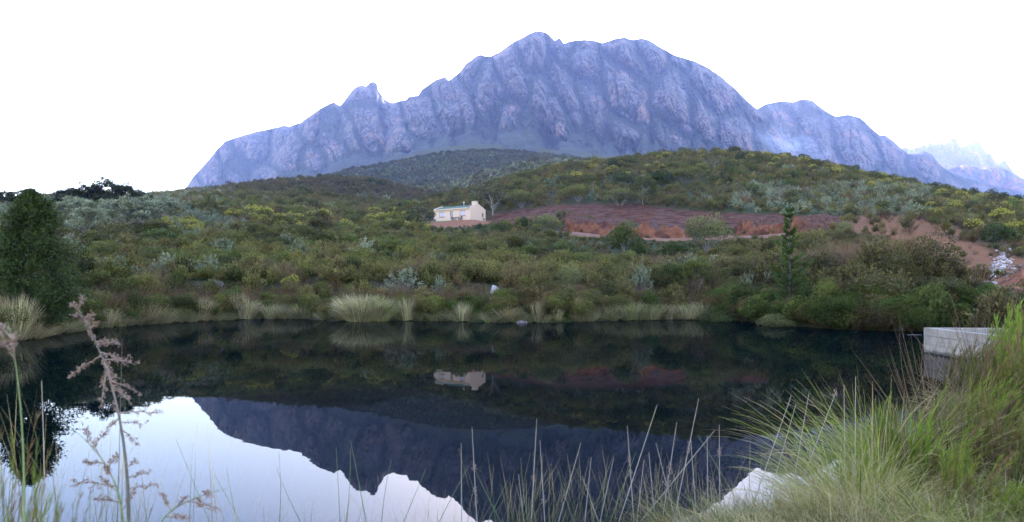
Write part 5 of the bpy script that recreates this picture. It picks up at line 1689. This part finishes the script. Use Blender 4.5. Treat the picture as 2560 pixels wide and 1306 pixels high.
for px, w, h, c, lab in ((30, 70, 96, PT, 'tall pale tussock at the left edge beside the conifer'), (75, 40, 80, BT_, 'brownish tussock under the conifer at the left edge'),
                         (262, 52, 44, PT, 'pale tussock right of the conifer'), (360, 58, 48, BT_, 'brownish drooping tussock third right of the conifer'), (410, 46, 40, GT, 'greenish tussock left of the straw coloured one'),
                         (500, 56, 58, BT_, 'straw coloured tussock with green reeds behind it'), (590, 34, 54, PT, 'left half of the pale twin tussock'), (614, 46, 58, PT, 'right half of the pale twin tussock'),
                         (682, 56, 46, PT, 'pale upright tussock left of the biggest one'), (745, 54, 44, PT, 'pale upright tussock just left of the green gap'), 
                         (1020, 40, 46, PT, 'pale tussock right against the biggest one'), (1088, 30, 40, PT, 'thin pale tussock below the small sugarbush'), (1158, 44, 44, PT, 'pale fan shaped tussock in the middle of the shore'),
                         (1268, 50, 40, BT_, 'pale brown tussock left of the flat stone'), (1345, 36, 46, PT, 'upright pale tussock right of the flat stone'), (1392, 44, 48, PT, 'pale tussock below the upright grey green bush'), (1440, 40, 50, BT_, 'brown tussock below the upright grey green bush'),
                         (1530, 50, 38, GT, 'green tussock at the left of the long grass strip'), (1575, 56, 36, GT, 'second green tussock of the long grass strip'), (1630, 56, 32, GT, 'third green tussock of the long grass strip'),
                         (1672, 50, 34, PT, 'pale tussock inside the long grass strip'), (1715, 56, 42, PT, 'pale green tussock near the arching reed'), (1762, 50, 44, PT, 'straw pale tussock touching the arching reed')):
    tuss(px, w, h, c, lab)
# low grass that closes the bank between the tussocks
def shore_grass():
    n = 460
    px = RNG.uniform(-120, 1800, n)
    pts = []; 
    for p in px:
        x, y = shore_point(p, RNG.uniform(0.0, 0.9))
        pts.append((x, y, max(0, float(ground(x, y))) - 0.05))
    m = n
    s = RNG.uniform(0.35, 0.75, m)
    rot = np.stack([RNG.normal(0, 0.1, m), RNG.normal(0, 0.1, m), RNG.uniform(0, 6.28, m)], 1)
    tint = pick_tints([(0.24, 0.27, 0.09), (0.15, 0.18, 0.055), (0.30, 0.27, 0.13), (0.12, 0.15, 0.045)], m)
    scatter('shore_grass', PROTO['tuft'], np.array(pts), s, rot, tint, 'low grass along the edge of the far shore', 'grass')
    n = 190
    px = RNG.uniform(-120, 1850, n); pts = []
    for p in px:
        x, y = shore_point(p, RNG.uniform(0.5, 2.4))
        pts.append((x, y, float(ground(x, y)) - 0.05))
    s = RNG.uniform(0.4, 1.15, n)
    rot = np.stack([RNG.normal(0, 0.12, n), RNG.normal(0, 0.12, n), RNG.uniform(0, 6.28, n)], 1)
    scatter('bank_reeds', PROTO['restio'], np.array(pts), s, rot, pick_tints(T_BROWN + [(0.085, 0.11, 0.03), (0.10, 0.115, 0.03), (0.075, 0.10, 0.025), (0.12, 0.13, 0.035)], n), 'brown and green reeds behind the grass of the far shore', 'reeds')
    # small leafy shrubs that reach the water between the tussocks
    n = 260
    px = RNG.uniform(-60, 1820, n); pts = []
    for p in px:
        x, y = shore_point(p, RNG.uniform(0.15, 1.5))
        pts.append((x, y, max(0, float(ground(x, y))) - 0.05))
    s = RNG.uniform(0.3, 0.75, n)
    rot = np.stack([RNG.normal(0, 0.15, n), RNG.normal(0, 0.15, n), RNG.uniform(0, 6.28, n)], 1)
    scatter('shore_undergrowth', PROTO['heath'] + PROTO['round'], np.array(pts), s, rot, pick_tints(T_GREEN + T_HEATH[:2] + T_BROWN[:2], n), 'small green shrubs between the tussocks of the far shore', 'undergrowth')
    # leafy and brushy growth that overhangs the water under the right hand mound
    n = 420
    px = RNG.uniform(1800, 2420, n); pts = []
    for p in px:
        x, y = shore_point(p, RNG.uniform(-0.1, 1.6))
        pts.append((x, y, max(0, float(ground(x, y))) - 0.05))
    s = RNG.uniform(0.35, 0.8, n)
    rot = np.stack([RNG.normal(0, 0.15, n), RNG.normal(0, 0.15, n), RNG.uniform(0, 6.28, n)], 1)
    scatter('waterside_growth', PROTO['round'] + PROTO['heath'], np.array(pts), s, rot, pick_tints(T_GREEN + T_BROWN[:2], n), 'dark leafy growth hanging over the water below the mound', 'undergrowth')
shore_grass()
# ------------------------------------------------------------------ near bank: grasses, reeds and stalks in front of the camera
def culm_broom(seed, h=1.3, n=46, lean=(0.55, 0.1), w=0.22, needles=74, nl=0.085, nw=0.0075):
    """broom-like reed: arching culms clothed in fine upright branchlets"""
    L = Leaves(seed); g = L.rng
    lean = np.array([lean[0], lean[1], 0])
    for i in range(n):
        a = g.uniform(0, 6.28); r = w * math.sqrt(g.random())
        b = np.array([math.cos(a) * r, math.sin(a) * r, -0.05])
        hh = h * g.uniform(0.62, 1.08)
        side = np.array([math.cos(a), math.sin(a), 0]) * g.uniform(0.05, 0.32) + lean * g.uniform(0.5, 1.2)
        u = np.linspace(0, 1, 7)[:, None]
        pth = b + np.array([0, 0, hh]) * u * (1 - 0.16 * u) + side * hh * 0.75 * u ** 2.1
        L.tube(pth, 0.0035 * (1.1 - 0.7 * u[:, 0]), 3, 0.3)
        k = np.sort(g.uniform(0.16, 1.0, needles))
        p = np.stack([np.interp(k, u[:, 0], pth[:, j]) for j in range(3)], 1)
        t = unit(np.stack([np.interp(k, u[:-1, 0], np.diff(pth[:, j])) for j in range(3)], 1))
        d = t * 1.0 + unit(g.normal(size=(needles, 3))) * 0.42
        browny = g.random() < 0.16
        L.leaves(p, d, nl * g.uniform(0.6, 1.5, needles), nw, np.clip(0.25 + 0.5 * k + g.normal(0, 0.16, needles), 0, 1), np.where(browny & (k > 0.55), 0.9, 0.0), 0.04)
    return L

M_BROOM = leaf_mat('broom_branchlet', (0.20, 0.125, 0.07), 0.5, 0.3, 0.4, 1.7)
M_FGRASS = leaf_mat('near_grass_blade', (0.55, 0.46, 0.24), 0.55, 0.3, 0.5, 1.5)
M_SEED = plain_mat('pink_floret', (0.24, 0.155, 0.10), 0.8, 0.35, 60.0, 0.2, 0.001)
M_STALK = plain_mat('dry_stalk', (0.40, 0.31, 0.19), 0.7, 0.3, 30.0, 0.3, 0.001)
M_STALKG = plain_mat('green_stalk', (0.13, 0.17, 0.045), 0.6, 0.3, 30.0, 0.3, 0.001)
M_SHEATH = plain_mat('dark_stem', (0.085, 0.075, 0.05), 0.6, 0.3, 30.0, 0.3, 0.001)

BROOM = [culm_broom(5000 + i, 1.3, 46, (0.5 - 0.12 * i, 0.15 * (i - 1))).mesh('culms', M_BROOM) for i in range(3)]
NGRASS = [tussock(5100 + i, 0.9, 0.24, 470, 0.95 + 0.2 * i, 0.0055, 0.62, 0.30, 7, None).mesh('blades', M_FGRASS) for i in range(3)]
PLUME = [restio(5200 + i, 1.1, 0.14, 90, 0.9, 0.006, 0.62, 0.5, (0.9, 0.1, 0), 6).mesh('culms', M_REED) for i in range(2)]

YG = (0.17, 0.23, 0.030)
def near_plant(name, meshes, px, Y, htop, h0, width, tint, label, cat, group, pname, rot=None):
    """clump on the near bank whose top shows at row htop of the photograph"""
    x = (px - 1280) / 1700 * Y
    z = max(float(ground(x, Y)), -0.12) - 0.03
    top = CAM_H + (HORIZON - htop) / 1700 * Y
    s = (top - z) / h0
    t = empty(name, (x, Y, z), RNG.uniform(-0.5, 0.5) if rot is None else rot, (s * width, s * width, s))
    tag(t, label, cat, group)
    o = link(pname, meshes[int(RNG.integers(0, len(meshes)))], None, t)
    o['tint'] = [float(c) * RNG.uniform(0.85, 1.15) for c in tint]
    return t

G1 = 'green broom reeds on the near right bank'
for px, Y, ht, w, c, lab in (
        (2265, 5.2, 985, 0.8, (0.14, 0.18, 0.035), 'broom reed at the left end of the near green reeds'),
        (2225, 5.9, 1000, 0.8, (0.16, 0.21, 0.04), 'low broom reed standing behind the tall tussocks'),
        (2320, 4.4, 1020, 0.9, YG, 'bright green broom reed behind the pale arching grass'),
        (2330, 6.6, 950, 0.8, (0.13, 0.17, 0.035), 'broom reed just under the concrete box'),
        (2420, 5.4, 905, 0.9, YG, 'bright green broom reed right below the concrete box'),
        (2400, 3.7, 1100, 1.0, (0.15, 0.19, 0.04), 'broom reed at the bottom edge among the near green reeds'),
        (2500, 4.4, 960, 0.9, (0.12, 0.14, 0.035), 'dull green broom reed with brown tips near the right edge'),
        (2490, 6.4, 822, 1.0, (0.14, 0.17, 0.035), 'tall broom reed between the concrete box and the right edge'),
        (2440, 8.6, 826, 0.8, (0.10, 0.12, 0.035), 'dark broom reed touching the far side of the concrete box'),
        (2560, 7.2, 742, 0.9, YG, 'tallest broom reed at the right edge, reaching the channel wall'),
        (2600, 5.4, 800, 1.0, (0.15, 0.18, 0.04), 'broom reed cut by the right edge of the picture'),
        (2580, 3.9, 1000, 1.0, (0.12, 0.14, 0.035), 'broom reed in the bottom right corner'),
        (2500, 3.4, 1160, 1.0, YG, 'low broom reed in the bottom right corner'),
        (2380, 10.5, 836, 0.7, (0.11, 0.13, 0.035), 'small broom reed in front of the concrete box face'),
        (2545, 10.5, 765, 0.7, (0.12, 0.14, 0.035), 'broom reed behind the tallest one by the pale steps'),
        (2520, 5.6, 835, 1.0, (0.10, 0.12, 0.035), 'dark broom reed behind the dull brown tipped one'),
        (2460, 7.4, 872, 0.8, (0.10, 0.13, 0.03), 'dark green broom reed beside the brown plume'),
        (2570, 9.0, 728, 0.9, (0.12, 0.14, 0.04), 'broom reed behind the tallest one at the right edge'),
        (2462, 10.4, 808, 0.8, (0.11, 0.14, 0.035), 'broom reed hiding the near end of the concrete box'),
        (2500, 11.8, 800, 0.8, (0.13, 0.15, 0.04), 'broom reed behind the near end of the concrete box'),
        (2490, 13.5, 790, 0.7, (0.13, 0.15, 0.04), 'broom reed below the pale steps')):
    near_plant('broom_reed', BROOM, px, Y, ht, 1.22, w, c, lab, 'reed', G1, 'culms')
G2 = 'arching pale grass on the near right bank'
for px, Y, ht, w, c, lab in (
        (2085, 4.75, 1105, 0.9, (0.31, 0.36, 0.055), 'tall pale tussock in the middle of the near grass'),
        (2130, 4.2, 1120, 0.95, (0.42, 0.41, 0.13), 'palest arching tussock in the middle of the near grass'),
        (2190, 4.9, 1005, 1.0, (0.25, 0.32, 0.045), 'tall tussock in front of the broom reeds'),
        (2120, 3.75, 1190, 1.0, (0.33, 0.36, 0.075), 'tussock at the bottom edge left of the green spike'),
        (2200, 3.6, 1180, 1.05, (0.38, 0.38, 0.11), 'tussock at the bottom edge right of the green spike'),
        (2330, 3.35, 1230, 1.0, (0.28, 0.37, 0.05), 'low green tussock below the bright broom reed'),
        (2250, 5.6, 985, 0.8, (0.30, 0.36, 0.05), 'tussock standing in the water left of the broom reeds'),
        (2440, 3.2, 1250, 1.0, (0.28, 0.34, 0.05), 'low tussock near the bottom right corner'),
        (2195, 6.2, 1045, 0.7, (0.30, 0.34, 0.07), 'tussock behind the tall one in front of the broom reeds'),
        (2235, 7.0, 1010, 0.7, (0.27, 0.32, 0.06), 'farthest tussock in the water left of the broom reeds'),
        (2420, 7.6, 930, 0.7, (0.25, 0.23, 0.10), 'pale grass in front of the concrete box water line')):
    near_plant('grass_tussock', NGRASS, px, Y, ht, 0.74, w, c, lab, 'tussock', G2, 'blades')
G3 = 'brown plumes among the near green reeds'
for px, Y, ht, c, lab in ((2370, 6.8, 855, (0.15, 0.12, 0.075), 'pinkish brown plume hanging before the concrete box'), (2440, 4.9, 930, (0.12, 0.10, 0.06), 'brown plume leaning right over the broom reeds'),
                          (2500, 8.0, 790, (0.13, 0.115, 0.07), 'brown plume at the top of the near reeds'), (2530, 5.0, 1010, (0.11, 0.09, 0.055), 'dark brown plume near the right edge'), (2380, 4.5, 1010, (0.12, 0.10, 0.055), 'dark brown plume inside the bright broom reed')):
    near_plant('reed_plume', PLUME, px, Y, ht, 0.86, 1.0, c, lab, 'plume', G3, 'culms', 0.0)
sp = Leaves(61)
sp.blades(np.array([[0, 0, 0.0]]), np.array([[0.01, 0, 1.0]]), 0.80, 0.024, 0.02, 6, 0.4)
t = link('green_spike', sp.mesh('green_spike', M_GRASS))
Y = 3.9; x = (2148 - 1280) / 1700 * Y
t.location = (x, Y, CAM_H + (HORIZON - 1155) / 1700 * Y - 0.80); t['tint'] = [0.04, 0.085, 0.02]
tag(t, 'single stiff dark green leaf standing in the pale grass', 'leaf')

# fine ground grass under the clumps
def bank_grass():
    n = 1500
    x = RNG.uniform(-3.2, 6.5, n * 4); y = RNG.uniform(2.2, 13.5, n * 4)
    s = pond_sd(x, y)
    ok = (s > -0.15) & ((y < 5.2) | (x > 2.2)) & (s < 3.5) & ((x > 0.9) | (y < 3.95))
    x, y = x[ok][:n], y[ok][:n]
    m = len(x)
    sc = RNG.uniform(0.22, 0.42, m) * np.where(x < 0.9, 0.55, 1.0)
    rot = np.stack([RNG.normal(0, 0.15, m), RNG.normal(0, 0.15, m), RNG.uniform(0, 6.28, m)], 1)
    lo = [tussock(5300 + i, 1.0, 0.35, 120, 1.0, 0.012, 0.8, 0.3, 4).mesh('near_bank_grass', M_FGRASS) for i in range(3)]
    scatter('near_bank_grass', lo, np.stack([x, y, ground(x, y) - 0.02], 1), sc, rot, pick_tints([(0.15, 0.17, 0.05), (0.20, 0.19, 0.075), (0.11, 0.14, 0.035)], m, 0.25), 'short grass covering the near bank under the reeds', 'grass')
bank_grass()

# ---- single dry stalks standing in front of the dark water
def stalk(px0, py0, px1, py1, label, knots=(), mat=None, Y=4.35, bend=0.0, r=0.0035, group='thin stalks along the near water edge'):
    """stalk seen from (px0, py0), low, to its tip at (px1, py1)"""
    a = np.array(P(px0, py0, Y)); b = np.array(P(px1, py1, Y + RNG.uniform(-0.05, 0.05)))
    d = b - a
    # carry it down to the ground
    k = (a[2] + 0.06) / max(d[2], 0.05)
    foot = a - d * k
    L = Leaves(int(px0 + py1))
    u = np.linspace(0, 1, 8)[:, None]
    side = np.array([d[2], 0, -d[0]]) * bend
    p = (foot + (b - foot) * u + side * (u * (1 - u)) * 2) - foot
    L.tube(p, r * (1.15 - 0.85 * u[:, 0]), 5)
    me = L.mesh('dry_stalk', mat or M_STALK)
    if not knots:
        o = link('dry_stalk', me); o.location = foot
        tag(o, label, 'stalk', group)
        return
    t = empty('dry_stalk', foot); tag(t, label, 'stalk', group)
    link('stem', me, None, t)
    for kf in knots:
        kk = 1 - kf
        c = np.array([np.interp(kk, u[:, 0], p[:, j]) for j in range(3)])
        q = Leaves(int(px0 * 3 + kf * 100)); g = q.rng
        m = 26
        cc = c + g.normal(0, 1, (m, 3)) * np.array([0.004, 0.004, 0.016])
        q.leaves(cc, unit(g.normal(size=(m, 3))) + np.array([0, 0, 0.5]), 0.017, 0.007)
        link('seed_knot', q.mesh('seed_knot', M_SEED), None, t)
for a in ((1192, 1300, 1180, 1068, 'tall brown stalk left of centre with three seed knots', (0.30, 0.48, 0.55)),
          (1154, 1300, 1153, 1108, 'thin pale stalk just left of the knotted brown one', ()),
          (1328, 1306, 1342, 1047, 'tall pale stalk at the centre of the bottom edge', (0.42,)),
          (1362, 1306, 1350, 1102, 'straight pale stalk right of the central tall one', (0.5,)),
          (1396, 1306, 1452, 1108, 'stalk leaning right with a seed knot at its middle', (0.45,)),
          (1310, 1306, 1296, 1186, 'short stalk leaning left beside the central tall one', ()),
          (1462, 1306, 1478, 1143, 'slender stalk right of the leaning knotted one', ()),
          (1497, 1306, 1455, 1190, 'short stalk crossing to the left', ()),
          (1500, 1306, 1534, 1145, 'stalk leaning right with a knot near its foot', (0.75,)),
          (1585, 1306, 1568, 1065, 'tall upright stalk with knots in its upper half', (0.24, 0.34)),
          (1547, 1306, 1643, 1012, 'longest stalk leaning right over the dark reflection', ()),
          (1592, 1306, 1610, 1150, 'thin stalk under the longest leaning one', ()),
          (1638, 1306, 1622, 1130, 'thin pale stalk right of the longest leaning one', ()),
          (1655, 1306, 1692, 1056, 'upright stalk with two pale knots', (0.33, 0.42)),
          (1690, 1306, 1640, 1108, 'stalk leaning left with a pale knot', (0.35,)),
          (1684, 1306, 1747, 996, 'tallest stalk of the right group with a pale knot', (0.31,)),
          (1742, 1306, 1727, 1100, 'thin stalk between the tallest and the crossing one', (0.4,)),
          (1600, 1306, 1787, 1076, 'long stalk crossing the others low to the right', ()),
          (1770, 1306, 1768, 1090, 'thin upright stalk before the grass tussocks', (0.35,)),
          (1800, 1306, 1798, 1062, 'pale stalk standing at the left end of the near grass', (0.2,)),
          (1890, 1240, 1978, 990, 'leaning stalk rising out of the near grass', ()),
          (1925, 1240, 1990, 1010, 'second leaning stalk rising out of the near grass', (0.3,)),
          (1985, 1200, 2022, 985, 'upright stalk behind the near grass', ()),
          (2010, 1190, 2092, 975, 'stalk with a brown tip leaning right above the near grass', (0.03,)),
          (2112, 1150, 2110, 962, 'thin straight stalk above the middle tussock', ()),
          (2138, 1140, 2139, 940, 'tall thin stalk in front of the dark water left of the box', ())):
    stalk(*a, Y=4.35 if a[0] < 1860 else 4.7)
for a in ((1525, 1306, 1590, 1130, 'green stem leaning right among the dry stalks'), (1440, 1306, 1395, 1180, 'green stem leaning left among the dry stalks'), (1330, 1306, 1302, 1145, 'green stem beside the central tall stalk'),
          (1100, 1306, 1172, 1165, 'green stem curving right below the white reflection'), (1010, 1306, 1065, 1172, 'green stem leaning right in front of the white reflection'), (962, 1306, 978, 1150, 'upright green stem in front of the white reflection'),
          (915, 1306, 876, 1102, 'tall green stem in front of the blue reflection'), (850, 1306, 840, 1118, 'green stem left of the tall one'), (860, 1306, 876, 1125, 'green stem crossing the tall one'), (760, 1306, 690, 1168, 'thin green stem leaning left over the white reflection'),
          (690, 1306, 697, 1130, 'thin green stem standing at the reflection edge'), (1840, 1260, 1745, 1090, 'long green stem leaning left out of the near grass'), (1220, 1306, 1270, 1200, 'short green stem right of the knotted brown stalk'), (1255, 1306, 1190, 1180, 'arched green stem right of the knotted brown stalk')):
    stalk(*a, (), M_STALKG, 4.3, RNG.uniform(-0.12, 0.12), 0.003)

# short thin grass along the near water edge, bottom of the picture
def edge_grass():
    L = Leaves(88); g = L.rng
    n = 520
    px = np.concatenate([g.uniform(640, 2050, 330), g.uniform(1250, 1950, 190)])
    Y = g.uniform(4.05, 4.5, n)
    x = (px - 1280) / 1700 * Y
    z = np.full(n, -0.05)
    ln = np.where(px > 1200, g.uniform(0.35, 0.74, n), g.uniform(0.30, 0.52, n))
    d = np.stack([g.normal(0.05, 0.20, n), g.normal(0, 0.08, n), np.ones(n)], 1)
    # finer growth at the lower left, closer to the camera
    k = 150
    px2 = np.concatenate([g.uniform(-60, 420, 100), g.uniform(300, 640, 50)]); Y2 = g.uniform(2.3, 3.4, k); x2 = (px2 - 1280) / 1700 * Y2
    L.blades(np.stack([x2, Y2, ground(x2, Y2) - 0.03], 1), np.stack([g.normal(0.02, 0.16, k), g.normal(0, 0.08, k), np.ones(k)], 1), g.uniform(0.55, 1.02, k) * np.where(px2 < 300, 1.0, 0.8), 0.0032, g.uniform(0.0, 0.5, k), 6, None, 0.8)
    L.blades(np.stack([x, Y, z], 1), d, ln, 0.0042, g.uniform(0.0, 0.5, n), 5, None, 0.8)
    o = link('edge_grass', L.mesh('edge_grass', M_FGRASS)); o['tint'] = [0.16, 0.18, 0.06]
    tag(o, 'thin grass blades along the near water edge', 'grass', kind='stuff')
edge_grass()

# ---- flowering reeds at the lower left
def spray(parent, base, direction, length, n_side, seed, part='panicle_branch', w=1.0):
    """branch of a reed panicle: a thin axis set with short spikelet clusters"""
    L = Leaves(seed); g = L.rng
    direction = unit(np.array(direction, float)[None, :])[0]
    u = np.linspace(0, 1, 7)[:, None]
    p = base + direction * length * u + np.array([0, 0, -0.12 * length]) * u ** 2 + g.normal(0, 0.006, (7, 3)) * length * 3 * u
    L.tube(p, 0.0022 * w * (1.2 - 0.8 * u[:, 0]), 4, 0.3)
    for i in range(n_side):
        k = 0.25 + 0.75 * (i + g.random()) / n_side
        c = np.array([np.interp(k, u[:, 0], p[:, j]) for j in range(3)])
        d = unit((direction + unit(g.normal(size=(1, 3)))[0] * 0.75)[None, :])[0]
        ll = length * g.uniform(0.06, 0.17) * (1.25 - 0.5 * k)
        m = max(8, int(ll / 0.0030))
        t = g.uniform(0.1, 1, m)[:, None]
        q = c + d * ll * t + g.normal(0, 0.0028, (m, 3)) * w
        L.leaves(q, d + unit(g.normal(size=(m, 3))) * 0.7, 0.0095 * w * g.uniform(0.6, 1.4, m), 0.0042 * w)
    me = L.mesh(part, M_SEED)
    return link(part, me, None, parent)

def flowering_reed(px0, px1, py1, Y, label, branches, stem_r=0.0055, seed=0, mat=M_SHEATH, w=1.0):
    """panicle reed; branches = (fraction up the stem, end px, end py)"""
    a = np.array(P(px0, 1330, Y)); b = np.array(P(px1, py1, Y))
    foot = a - (b - a) * ((a[2] - 0.0) / (b[2] - a[2])) * 0.75
    foot[2] = 0.05
    t = empty('flowering_reed', foot); tag(t, label, 'reed')
    L = Leaves(seed)
    u = np.linspace(0, 1, 12)[:, None]
    ctrl = a + np.array([0.006, 0, (b[2] - a[2]) * 0.62])
    vis = (a * (1 - u) ** 2 + 2 * ctrl * u * (1 - u) + b * u ** 2) - foot
    path = np.concatenate([np.zeros((1, 3)), vis])
    L.tube(path, stem_r * np.concatenate([[1.1], 1.05 - 0.85 * u[:, 0]]), 6)
    link('stem', L.mesh('stem', mat), None, t)
    for i, (f, ex, ey, ns) in enumerate(branches):
        s = np.array([np.interp(f, u[:, 0], vis[:, j]) for j in range(3)])
        e = np.array(P(ex, ey, Y + RNG.uniform(-0.12, 0.12))) - foot
        spray(t, s, e - s, float(np.linalg.norm(e - s)), ns, seed + 50 + i, w=w)
    return t
_axis = np.array([(324, 1060), (318, 1010), (308, 960), (290, 900), (262, 850), (235, 805), (200, 768)], float)
_br = []
for _i in range(24):
    _f = 0.58 + 0.41 * _i / 23
    _t = (_f - 0.58) / 0.42 * 6
    _p = np.array([np.interp(_t, np.arange(7), _axis[:, k]) for k in (0, 1)])
    _l = RNG.uniform(26, 62) * (1.15 - 0.5 * (_f - 0.58) / 0.42)
    _a = math.radians(RNG.normal(118, 34))
    _br.append((_f, _p[0] + math.cos(_a) * _l, _p[1] - math.sin(_a) * _l, 7))
flowering_reed(322, 195, 770, 2.45, 'tall pink flowering reed arching left in front of the pond', tuple(_br) + (
    (0.74, 178, 928, 16), (0.72, 333, 892, 14), (0.80, 300, 850, 12),
    (0.47, 400, 1022, 12), (0.45, 275, 1062, 9), (0.43, 360, 1050, 9), (0.40, 345, 1102, 8), (0.20, 370, 1175, 10), (0.16, 392, 1205, 10), (0.24, 345, 1140, 9)), 0.006, 300, w=0.95)
flowering_reed(308, 150, 1050, 2.5, 'pink flowering reed spreading left of the tall one', (
    (0.75, 215, 1065, 12), (0.70, 268, 1070, 10), (0.62, 225, 1090, 10), (0.55, 212, 1150, 14), (0.5, 290, 1130, 12), (0.42, 262, 1160, 12), (0.35, 180, 1195, 14), (0.30, 255, 1190, 12), (0.22, 240, 1240, 12), (0.15, 340, 1215, 12)), 0.0035, 400, M_STALKG)
flowering_reed(395, 565, 1222, 2.3, 'pink flowering reed leaning right along the bottom edge', (
    (0.85, 520, 1225, 12), (0.75, 500, 1250, 12), (0.65, 545, 1262, 10), (0.5, 462, 1240, 10), (0.42, 405, 1230, 10), (0.3, 470, 1290, 10)), 0.0035, 500, M_STALKG)
flowering_reed(60, 20, 805, 1.9, 'pink flowering reed cut by the left edge', ((0.9, -10, 800, 14), (0.82, 36, 838, 12), (0.78, 5, 838, 12)), 0.003, 600, M_STALKG)

G4 = 'green broom reeds at the lower left'
def left_broom(px, Y, ht, w, c, lab, lean=0):
    near_plant('broom_reed', LBROOM, px, Y, ht, 1.22, w, c, lab, 'reed', G4, 'culms', lean)
LBROOM = [culm_broom(5500 + i, 1.3, 11, (0.22 - 0.1 * i, 0.05), 0.10, 60, 0.075, 0.005).mesh('culms', M_BROOM) for i in range(2)]
left_broom(12, 2.2, 940, 0.45, (0.15, 0.19, 0.04), 'tall green broom reed at the left edge')
left_broom(-40, 2.4, 985, 0.5, (0.14, 0.17, 0.04), 'green broom reed half outside the left edge')
left_broom(95, 2.5, 1050, 0.4, (0.15, 0.19, 0.045), 'green broom reed before the reflection of the conifer')
left_broom(170, 2.3, 1160, 0.45, (0.14, 0.18, 0.045), 'low green broom reed between the left edge and the tall pink reed')
left_broom(230, 2.15, 1190, 0.45, (0.16, 0.19, 0.05), 'low green broom reed under the tall pink reed')
left_broom(130, 2.0, 1150, 0.45, (0.12, 0.16, 0.035), 'green broom reed right of the bottom left corner')
left_broom(330, 2.3, 1215, 0.4, (0.15, 0.18, 0.05), 'low green broom reed at the foot of the tall pink reed')
left_broom(28, 2.6, 1075, 0.4, (0.13, 0.16, 0.04), 'green broom reed just inside the left edge')
left_broom(60, 2.0, 1200, 0.5, (0.15, 0.18, 0.045), 'low green broom reed in the bottom left corner')
for a in ((108, 1306, 104, 952, 'straight brown stalk in front of the conifer reflection', (), M_STALK), (300, 1010, 305, 850, 'thin dark stalk beside the tall pink reed', (), M_SHEATH), (520, 1306, 440, 1098, 'thin grey stem leaning left over the sky reflection', (), M_STALKG),
          (600, 1306, 535, 1185, 'short grey stem leaning left over the sky reflection', (), M_STALKG), (590, 1306, 566, 1170, 'upright grey stem over the sky reflection', (), M_STALKG)):
    stalk(*a[:6], a[6], 2.9, 0.03, 0.0028)

# wisp of mist lying in the right hand saddle of the range
def mist():
    m, nt, out = new_mat('mist_air')
    pv = nt.nodes.new('ShaderNodeVolumePrincipled')
    pv.inputs['Color'].default_value = (0.80, 0.84, 1.0, 1)
    pv.inputs['Absorption Color'].default_value = (1, 1, 1, 1)
    v = coords(nt)
    ln = nt.nodes.new('ShaderNodeVectorMath'); ln.operation = 'LENGTH'
    nt.links.new(v, ln.inputs[0])
    fall = maprange(nt, ln.outputs['Value'], 1.0, 0.05)
    nz = maprange(nt, noise_n(nt, v, 2.3, 4, 0.65, 0.6), 0.40, 0.66)
    nt.links.new(math_n(nt, 'MULTIPLY', math_n(nt, 'MULTIPLY', fall, nz), 0.008), pv.inputs['Density'])
    nt.links.new(pv.outputs[0], out.inputs['Volume'])
    bm = bmesh.new(); bmesh.ops.create_icosphere(bm, subdivisions=3, radius=1.0)
    me = bpy.data.meshes.new('mist'); bm.to_mesh(me); bm.free()
    o = link('mist', me, m)
    o.location = P(1975, 362, 2150)
    o.scale = (165, 120, 52)
    o.rotation_euler = (0, R(22), 0)
    tag(o, 'small wisp of white mist in the saddle right of the main summit', 'mist', kind='stuff')
mist()
scatter_all()
